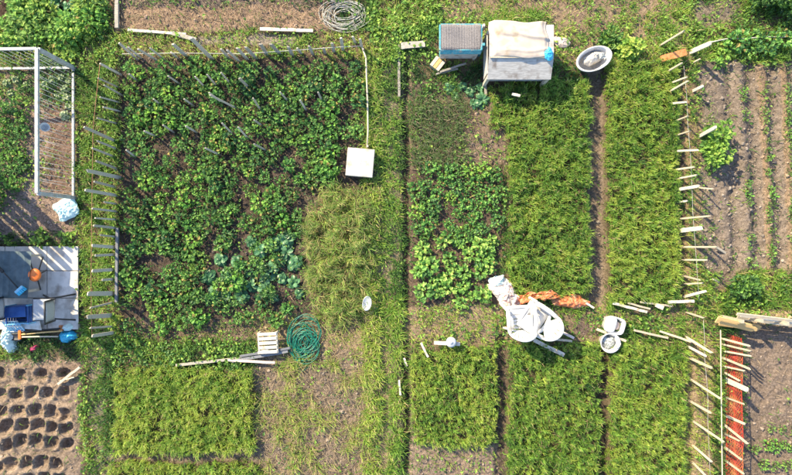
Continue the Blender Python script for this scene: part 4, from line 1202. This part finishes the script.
# ------------------------------------------------------------------ hoses
def coil(name, px, py, rx, ry, loops, r, mat, label, cat, seed, z0=.05, rin=.45, tails=()):
    random.seed(seed)
    pts = []; seg = 34
    a0 = 0; cx = cy = 0
    for i in range(loops):
        k = random.uniform(rin, 1.0); ox, oy = random.uniform(-.2, .2) * rx, random.uniform(-.2, .2) * ry; ph = random.uniform(0, 6.28); e = random.uniform(-.2, .2)
        for j in range(seg):
            a = 2 * math.pi * j / seg
            q = k + .06 * math.sin(2 * a + ph)
            pts.append([rx * q * (1 + e) * math.cos(a) + ox, ry * q * (1 - e) * math.sin(a) + oy, z0 + r * 2 * (i % 4) * .8 + .015 * math.sin(a * 3 + ph)])
    p = np.array(pts)
    for _ in range(3):
        q = p.copy(); q[2:-2] = (p[:-4] + p[1:-3] * 2 + p[2:-2] * 2 + p[3:-1] * 2 + p[4:]) / 8; p = q
    c = W(px, py)
    lst = [tuple(x) for x in p]
    for tl in tails:
        lst += [tuple(W(*t) - c + Vector((0, 0, z0))) for t in tl]
    o = obj(name, MB().tube(lst, r, 6), mat, loc=c)
    return tag(o, label, cat)


coil("hose_coil", 343, 16.5,   .48, .31, 20, .0055, M['grey_hose'], "loose coil of pale grey hose at the right end of the strawy bed", "hose", 3)
coil("garden_hose", 304, 341,   .43, .48, 30, .007, M['green_hose'], "tangled coil of dark green garden hose beside the slatted crate", "hose", 4, rin=.28, tails=([(292, 352), (296, 362), (302, 371), (310, 366)],))
random.seed(99)

# slatted crate
t = thing("slatted_crate", "small greyish white slatted wooden crate left of the green hose", "crate", W(270, 341), .06)
for i in range(5): obj("slat", MB().box((0, .175 - .0875 * i, .2), (.36, .062, .014)), M['white_wood'], t, .003)
for sx in (-1, 1):
    obj("side_rail", MB().box((sx * .18, 0, .17), (.03, .42, .045)), M['grey_wood'], t)
    for sy in (-1, 1): obj("post", MB().box((sx * .18, sy * .19, .075), (.035, .035, .15)), M['grey_wood'], t)
lying("plank", (258, 353), (268, 349), .05, .03, M['white_wood'], "short white stick under the slatted crate's lower edge", "stick", .16)

# ------------------------------------------------------------------ white box, dish, pot
t = thing("box", "white foam box with flat lid standing at the edge of the middle path", "box", W(361, 164.3), math.radians(-5))
obj("body", MB().box((0, 0, .11), (.50, .52, .24)), M['styrofoam'], t, .012)
obj("lid", MB().box((0, 0, .2485), (.53, .55, .035)), M['styrofoam'], t, .012)
obj("handle", MB().box((.0, 0, .268), (.03, .12, .006)), M['dish'], t)
mb = MB().lathe([(.001, .0), (.06, .0), (.095, .035), (.1, .04), (.09, .036), (.055, .012), (.001, .010)], 24, sx=.9, sy=1.5)
o = obj("oval_dish", mb, M['dish'], loc=W(367, 303, .24)); tag(o, "oval pale grey enamel dish lying in the dry grass by the path", "dish")
o.rotation_euler = (.1, .05, -.15)
lying("plank", (434, 342.5), (460, 344), .07, .025, M['white_wood'], "narrow white board lying under the small white pot", "board", .2)
t = thing("pot", "small white pot with rounded lid standing on the narrow white board", "pot", W(450.5, 341, .23))
obj("body", MB().lathe([(.07, 0), (.085, .02), (.095, .1), (.098, .12)], 20), M['white_plastic'], t)
obj("lid", MB().lathe([(.102, .12), (.1, .13), (.06, .15), (.02, .155), (.02, .17), (.012, .178), (.001, .18)], 20), M['dish'], t)

# ------------------------------------------------------------------ the two hutches
def px2(a, b): return (a - b)
HU = thing("hutch", "small turquoise wooden hutch with dark grey ribbed roof felt", "hutch", W(457, 49.5))
hw, hd, hh = .36, .225, .60
for sx in (-1, 1):
    for sy in (-1, 1): obj("leg", MB().box((sx * (hw - .03), sy * (hd - .03), .075), (.045, .045, .15)), M['grey_wood'], HU)
for i in range(4):
    z0 = .20 + i * .1
    for sy, mt in ((-1, 'plywood'), (1, 'turquoise')): obj("board", MB().box((0, sy * hd, z0), (hw * 2, .018, .094)), M[mt], HU, .003)
    for sx in (-1, 1): obj("board", MB().box((sx * hw, 0, z0), (.018, hd * 2 - .02, .094)), M['turquoise'], HU, .003)
obj("floor_board", MB().box((0, 0, .155), (hw * 2 - .03, hd * 2 - .03, .012)), M['grey_wood'], HU)
obj("fascia", MB().box((0, -hd - .025, .575), (hw * 2 + .05, .022, .10), M=Matrix.Rotation(-.5, 3, 'X')), M['turquoise'], HU, .003)
for sx in (-1, 1): obj("edge_board", MB().box((sx * (hw + .03), .01, .585), (.03, hd * 2 + .03, .07)), M['turquoise'], HU, .003)
obj("edge_board", MB().box((0, hd + .03, .585), (hw * 2 + .03, .03, .06)), M['turquoise'], HU, .003)
def hroof(u, v): return (-(hw + .012) + (2 * hw + .024) * u, -(hd + .005) + (2 * hd + .02) * v, .612 + .006 * math.cos(u * 2 * math.pi * 24) + .008 * math.sin(u * 9) + .02 * v + .006 * math.sin(v * 7 + u * 5))
obj("roof", MB().shell(hroof, 192, 8, -.006), M['felt'], HU)
mb = MB().beam((.42, .2, .0), (.42, .2, .72), .05, .04); obj("post", mb, M['white_wood'], HU)
obj("post", MB().beam((.43, -.12, 0), (.43, -.12, .62), .05, .05), M['turquoise'], HU)

HB = thing("hutch", "larger plywood hutch with sloping front sheet under a cream tarp", "hutch", W(512, 65))
bw, y_f, y_r, y_b = .60, (65 - 88) * S, (65 - 71.5) * S, (65 - 42) * S
for sx in (-1, 1):
    for yq in (y_f + .04, y_b - .04): obj("leg", MB().beam((sx * (bw - .03), yq, -.05), (sx * (bw - .03), yq, .60), .06, .06, (1, 0, 0)), M['grey_wood'], HB)
for i in range(4):
    z0 = .2 + i * .105
    for yq in (y_f + .10, y_b): obj("board", MB().box((0, yq, z0), (bw * 2 - .06, .018, .098)), M['plywood'], HB, .003)
    for sx in (-1, 1): obj("board", MB().box((sx * (bw - .01), (y_f + y_b) / 2 + .05, z0), (.018, y_b - y_f - .13, .098)), M['plywood'], HB, .003)
obj("floor_board", MB().box((0, (y_f + y_b) / 2 + .05, .14), (bw * 2 - .08, y_b - y_f - .14, .012)), M['grey_wood'], HB)
obj("front_sheet", MB().beam((0, y_f - .01, .60), (0, y_r + .03, .795), bw * 2, .014, (1, 0, 0)), M['plywood'], HB, .002)
obj("front_lath", MB().beam((-bw + .02, y_r + .012, .808), (bw - .08, y_r + .012, .808), .03, .02), M['pale_wood'], HB)
obj("top_sheet", MB().box((0, (y_r + y_b) / 2 + .02, .80), (bw * 2 - .01, y_b - y_r + .0, .014)), M['plywood'], HB)
TP = None
def tarp(u, v):
    x = -.585 + 1.06 * u + .03 * math.sin(v * 5) + .008 * math.sin(v * 13 + 1); y = y_r + .005 + (y_b - y_r + .06) * v + .02 * math.sin(u * 7) + .004 * math.sin(u * 17)
    f1 = float(fbm(np.array(u * 2.6 + v * .5), np.array(v * 2.2 - u * .8), 301, 4)); z = .828 + .06 * f1
    z -= .05 * math.exp(-((u - .33) / .16) ** 2 - ((v - .60 + .12 * u) / .05) ** 2)
    z += .045 * math.exp(-((v - .16 - .05 * u) / .05) ** 2) * float(sstep(.02, .3, u)) + .055 * math.exp(-((v - .78 + .35 * (u - .2)) / .05) ** 2) * float(sstep(.25, .6, u))
    z = .822 + (z - .822) * .6
    e = max(0, .08 - min(u, 1 - u)) / .08; e2 = max(0, .08 - v) / .08 * .5
    return (x, y, max(.812, z - .05 * max(e, e2)))
o = obj("tarp", MB().shell(tarp, 60, 36, -.004), M['tarp'], loc=HB.location); tag(o, "creased cream tarp draped over the top of the larger hutch", "tarp")
crumple("tarp_scrap", 547.5, 54, .80, .10, .12, .06, M['blue_tarp'], "bright blue sheet scrap at the right side of the cream tarp", "sheet", 15, .5)
crumple("cloth_scrap", 561, 42, .04, .22, .10, .06, M['pink'], "dusty pinkish cloth strip on the ground right of the cream tarp", "cloth", 16, -.25)
# wooden block and sticks in front of the small hutch
t = thing("wooden_block", "short pale wooden box tipped over left below the small hutch", "box", W(437, 66), math.radians(-38))
for i in range(3): obj("board", MB().box((-.075 + .075 * i, 0, .15), (.066, .22, .02)), M['pale_wood' if i != 1 else 'yellow_plank'], t, .003)
for sy in (-1, 1): obj("end_board", MB().box((0, sy * .10, .07), (.21, .018, .138)), M['pale_wood'], t)
lying("plank", (440, 72), (466, 63.5), .035, .03, M['old_wood'], "thin grey stick slanting below the small hutch, upper of two", "stick", .14)
lying("plank", (436, 74), (458, 69), .03, .03, M['old_wood'], "thin grey stick slanting below the small hutch, lower of two", "stick", .1)
lying("plank", (485.5, 82), (485.5, 96), .05, .04, M['old_wood'], "short grey post lying at the front leg of the larger hutch", "post", .06)
lying("plank", (512, 94), (520, 96), .05, .04, M['white_wood'], "small white chip of wood in the crop below the larger hutch", "scrap", .32)

# ------------------------------------------------------------------ bathtub
t = thing("bathtub", "small white oval baby bath holding a pale sack and scraps", "bathtub", W(588.5, 64), math.radians(22))
prof = [(.18, 0), (.225, .02), (.262, .16), (.30, .29), (.325, .305), (.33, .295), (.335, .305), (.325, .318), (.292, .305), (.25, .16), (.20, .04), (.001, .035)]
obj("tub", MB().lathe(prof, 40, sx=1.10, sy=.70), M['white_plastic'], t)
o = crumple("sack", 592, 59, .16, .24, .13, .13, M['styrofoam'], "pale crumpled sack lying inside the white baby bath", "sack", 18, .5)
crumple("plastic_scrap", 601.5, 56, .27, .07, .07, .05, M['trash'], "grey blue scraps at the right end of the baby bath", "scrap", 19, .2)

# ------------------------------------------------------------------ white garden chairs
def monobloc(px, py, rz, label, recl, tilt=(0, 0), slits=True):
    t = thing("plastic_chair", label, "chair", W(px, py, float(gz(np.array([px]), np.array([py]))[0])), rz, "white plastic garden chairs")
    t.rotation_euler = (tilt[0], tilt[1], rz)
    pm = M['white_plastic']
    sh = .42
    # seat of boards with slits between: front apron, five slats
    def seatz(y): return sh + .02 * (y / .2) ** 2 * (1 if y > 0 else .3)
    mb = MB()
    def strip(xa, xb, ya, yb):
        def f(u, v):
            x = xa + (xb - xa) * u; y = ya + (yb - ya) * v
            return (x, y, seatz(y) - .018 * math.cos(x / .215 * 1.57))
        mb.shell(f, 5, 3, .012)
    if not slits: strip(-.215, .215, -.205, .225)
    else:
      strip(-.215, .215, .055, .225); strip(-.215, -.12, -.205, .055); strip(.12, .215, -.205, .055)
      for i in range(4): strip(-.12, .12, -.205 + i * .066, -.205 + i * .066 + (.052 if i < 3 else .062))
    for sx in (-1, 1): mb.beam((sx * .22, -.21, sh), (sx * .225, .215, sh + .01), .035, .035)
    mb.beam((-.235, .225, sh + .005), (.235, .225, sh + .005), .05, .04)
    obj("seat", mb, pm, t)
    # back: rim with radiating bars
    cr, sr = math.cos(recl), math.sin(recl)
    def bp(x, h): return Vector((x, -.20 - h * sr - .05 * (1 - (x / .26) ** 2), sh + h * cr))
    rim = []
    for i in range(17):
        a = math.pi * i / 16; rim.append(bp(.25 * math.cos(a) * (1.0 if math.sin(a) > .2 else .98), .16 + .27 * math.sin(a)))
    mb = MB().tube([bp(.225, 0)] + rim + [bp(-.225, 0)], .024, 8); obj("back_rim", mb, pm, t)
    for i in range(7):
        a = math.radians(25 + 130 * i / 6)
        p0 = bp(.09 * math.cos(a), .05); p1 = bp(.245 * math.cos(a), .16 + .265 * math.sin(a))
        p0b = bp(.10 * math.cos(a) , .06)
        q_ = (p1 - p0).normalized(); n_ = Vector((0, cr, sr)); w_ = q_.cross(n_)
        obj("back_slat", MB().shell(lambda u, v: p0 + (p1 - p0) * u + w_ * (v - .5) * (.032 + .052 * u) + n_ * .004, 4, 2, .012), pm, t)
    obj("back_hub", MB().shell(lambda u, v: bp(-.21 + .42 * u, -.01 + .12 * v * (1 - .5 * abs(2 * u - 1))) + Vector((0, .012, 0)), 10, 3, .012), pm, t)
    for sx in (-1, 1):
        ap = [bp(sx * .235, .17), Vector((sx * .255, -.12, sh + .20)), Vector((sx * .258, .06, sh + .195)), Vector((sx * .25, .18, sh + .15))]
        def arm(u, v):
            k = min(2, int(u * 3)); f = u * 3 - k; p = ap[k].lerp(ap[k + 1], f)
            return p + Vector(((v - .5) * .075, 0, -.02 * abs(v - .5)))
        obj("armrest", MB().shell(arm, 12, 4, .014), pm, t)
        obj("leg", MB().beam((sx * .285, .26, 0), (sx * .27, .19, sh + .18), .055, .04, (1, 0, 0)), pm, t, .006)
        obj("leg", MB().beam((sx * .24, -.24, 0), (sx * .225, -.19, sh + .03), .055, .04, (1, 0, 0)), pm, t, .006)
    return t


def facing(dx, dy): return math.atan2(dy, dx) - math.pi / 2   # local +y looks along (dx,dy)


monobloc(515, 315, facing(-.05, 1), "white plastic garden chair standing left, its seat slits facing up", .25)
monobloc(529, 314.5, facing(-.83, .55), "white plastic garden chair with fan slotted back, right of the other chair", .55, slits=False)
o = crumple("sack", 505, 293, .04, .36, .22, .24, M['sack'], "white sack with red print slumped above the white chairs", "sack", 22, math.radians(-55), outline=sq, amp=.4)
crumple("bag", 497, 281.5, .06, .17, .12, .2, M['pale_bag'], "pale blue white bag end on top of the printed sack", "bag", 23, .2, outline=sq)
# orange netting
def net(u, v):
    wv = 7 + 3.0 * math.sin(u * 11) + 2 * math.sin(u * 23 + 1)
    px = 519 + 40 * u + 1.5 * math.sin(v * 9 + u * 20); py = 300 - 5 * math.sin(u * 2.4) + 1.2 * math.sin(u * 13) + (v - .5) * wv
    z = .12 + .16 * fbm(np.array(u * 13.), np.array(v * 4 + u * 3), 401, 4)
    p = W(px, py, float(z)); return (p.x - nl.x, p.y - nl.y, p.z)
nl = W(550, 300)
o = obj("orange_netting", MB().shell(net, 90, 18, .004), M['orange_net'], loc=(nl.x, nl.y, 0)); tag(o, "crumpled peach and orange netting stretched out behind the white chairs", "netting")
crumple("netting_bundle", 571, 301.5, .05, .40, .14, .13, M['orange_net'], "bundled bright orange netting at the right end of the strip", "netting", 25, -.08)
lying("plank", (586, 303), (594, 308), .04, .03, M['white_wood'], "short white stick poking from the orange bundle", "stick", .16)
lying("plank", (520, 302), (552, 294), .03, .02, M['orange_net'], "thin orange strap running over the netting", "strap", .3)

# ------------------------------------------------------------------ two white tubs
t = thing("tub", "white rounded square tub with pinkish inside, above the pale lath", "tub", W(610, 323.5), math.radians(-16))
def sqprof(r, n=32, e=4):
    out = []
    for k in range(n):
        a = 2 * math.pi * k / n; c, s_ = math.cos(a), math.sin(a)
        q = (abs(c) ** e + abs(s_) ** e) ** (-1 / e); out.append((r * q * c, r * q * s_))
    return out
def sqloft(levels, sy=.82):
    mb = MB(); vs = []; fs = []; n = 32
    for r, z in levels:
        for x, y in sqprof(r): vs.append((x, y * sy, z))
    for i in range(len(levels) - 1):
        for k in range(n):
            l = (k + 1) % n; fs.append((i * n + k, i * n + l, (i + 1) * n + l, (i + 1) * n + k))
    fs.append(tuple(reversed(range(n)))); fs.append(tuple((len(levels) - 1) * n + k for k in range(n)))
    return mb.add(vs, fs, True)
obj("body", sqloft([(.16, 0), (.17, .02), (.19, .22), (.205, .235), (.20, .245), (.17, .24), (.15, .05)]), M['white_plastic'], t)
obj("lining", sqloft([(.10, .051), (.10, .075), (.07, .085)]), M['pink'], t, loc=(.03, 0, .07))
obj("lid", sqloft([(.10, .243), (.105, .25), (.09, .258)], 1.5), M['white_plastic'], t, loc=(-.085, 0, 0))
t = thing("bucket", "round white bucket with grey rubble inside, below the pale lath", "bucket", W(605.5, 340.5))
obj("body", MB().lathe([(.13, 0), (.145, .02), (.175, .23), (.195, .24), (.198, .255), (.172, .25), (.14, .12), (.001, .115)], 32), M['white_plastic'], t)
obj("rubble", MB().lathe([(.14, .12), (.12, .165), (.07, .185), (.001, .19)], 16, jit=.25), M['trash'], t)
obj("handle", MB().tube([(.195 * math.cos(a), .195 * math.sin(a) * .3 - .19 * abs(math.sin(a)), .25 + .012) for a in np.linspace(0, math.pi, 14)], .005, 6), M['wire'], t)
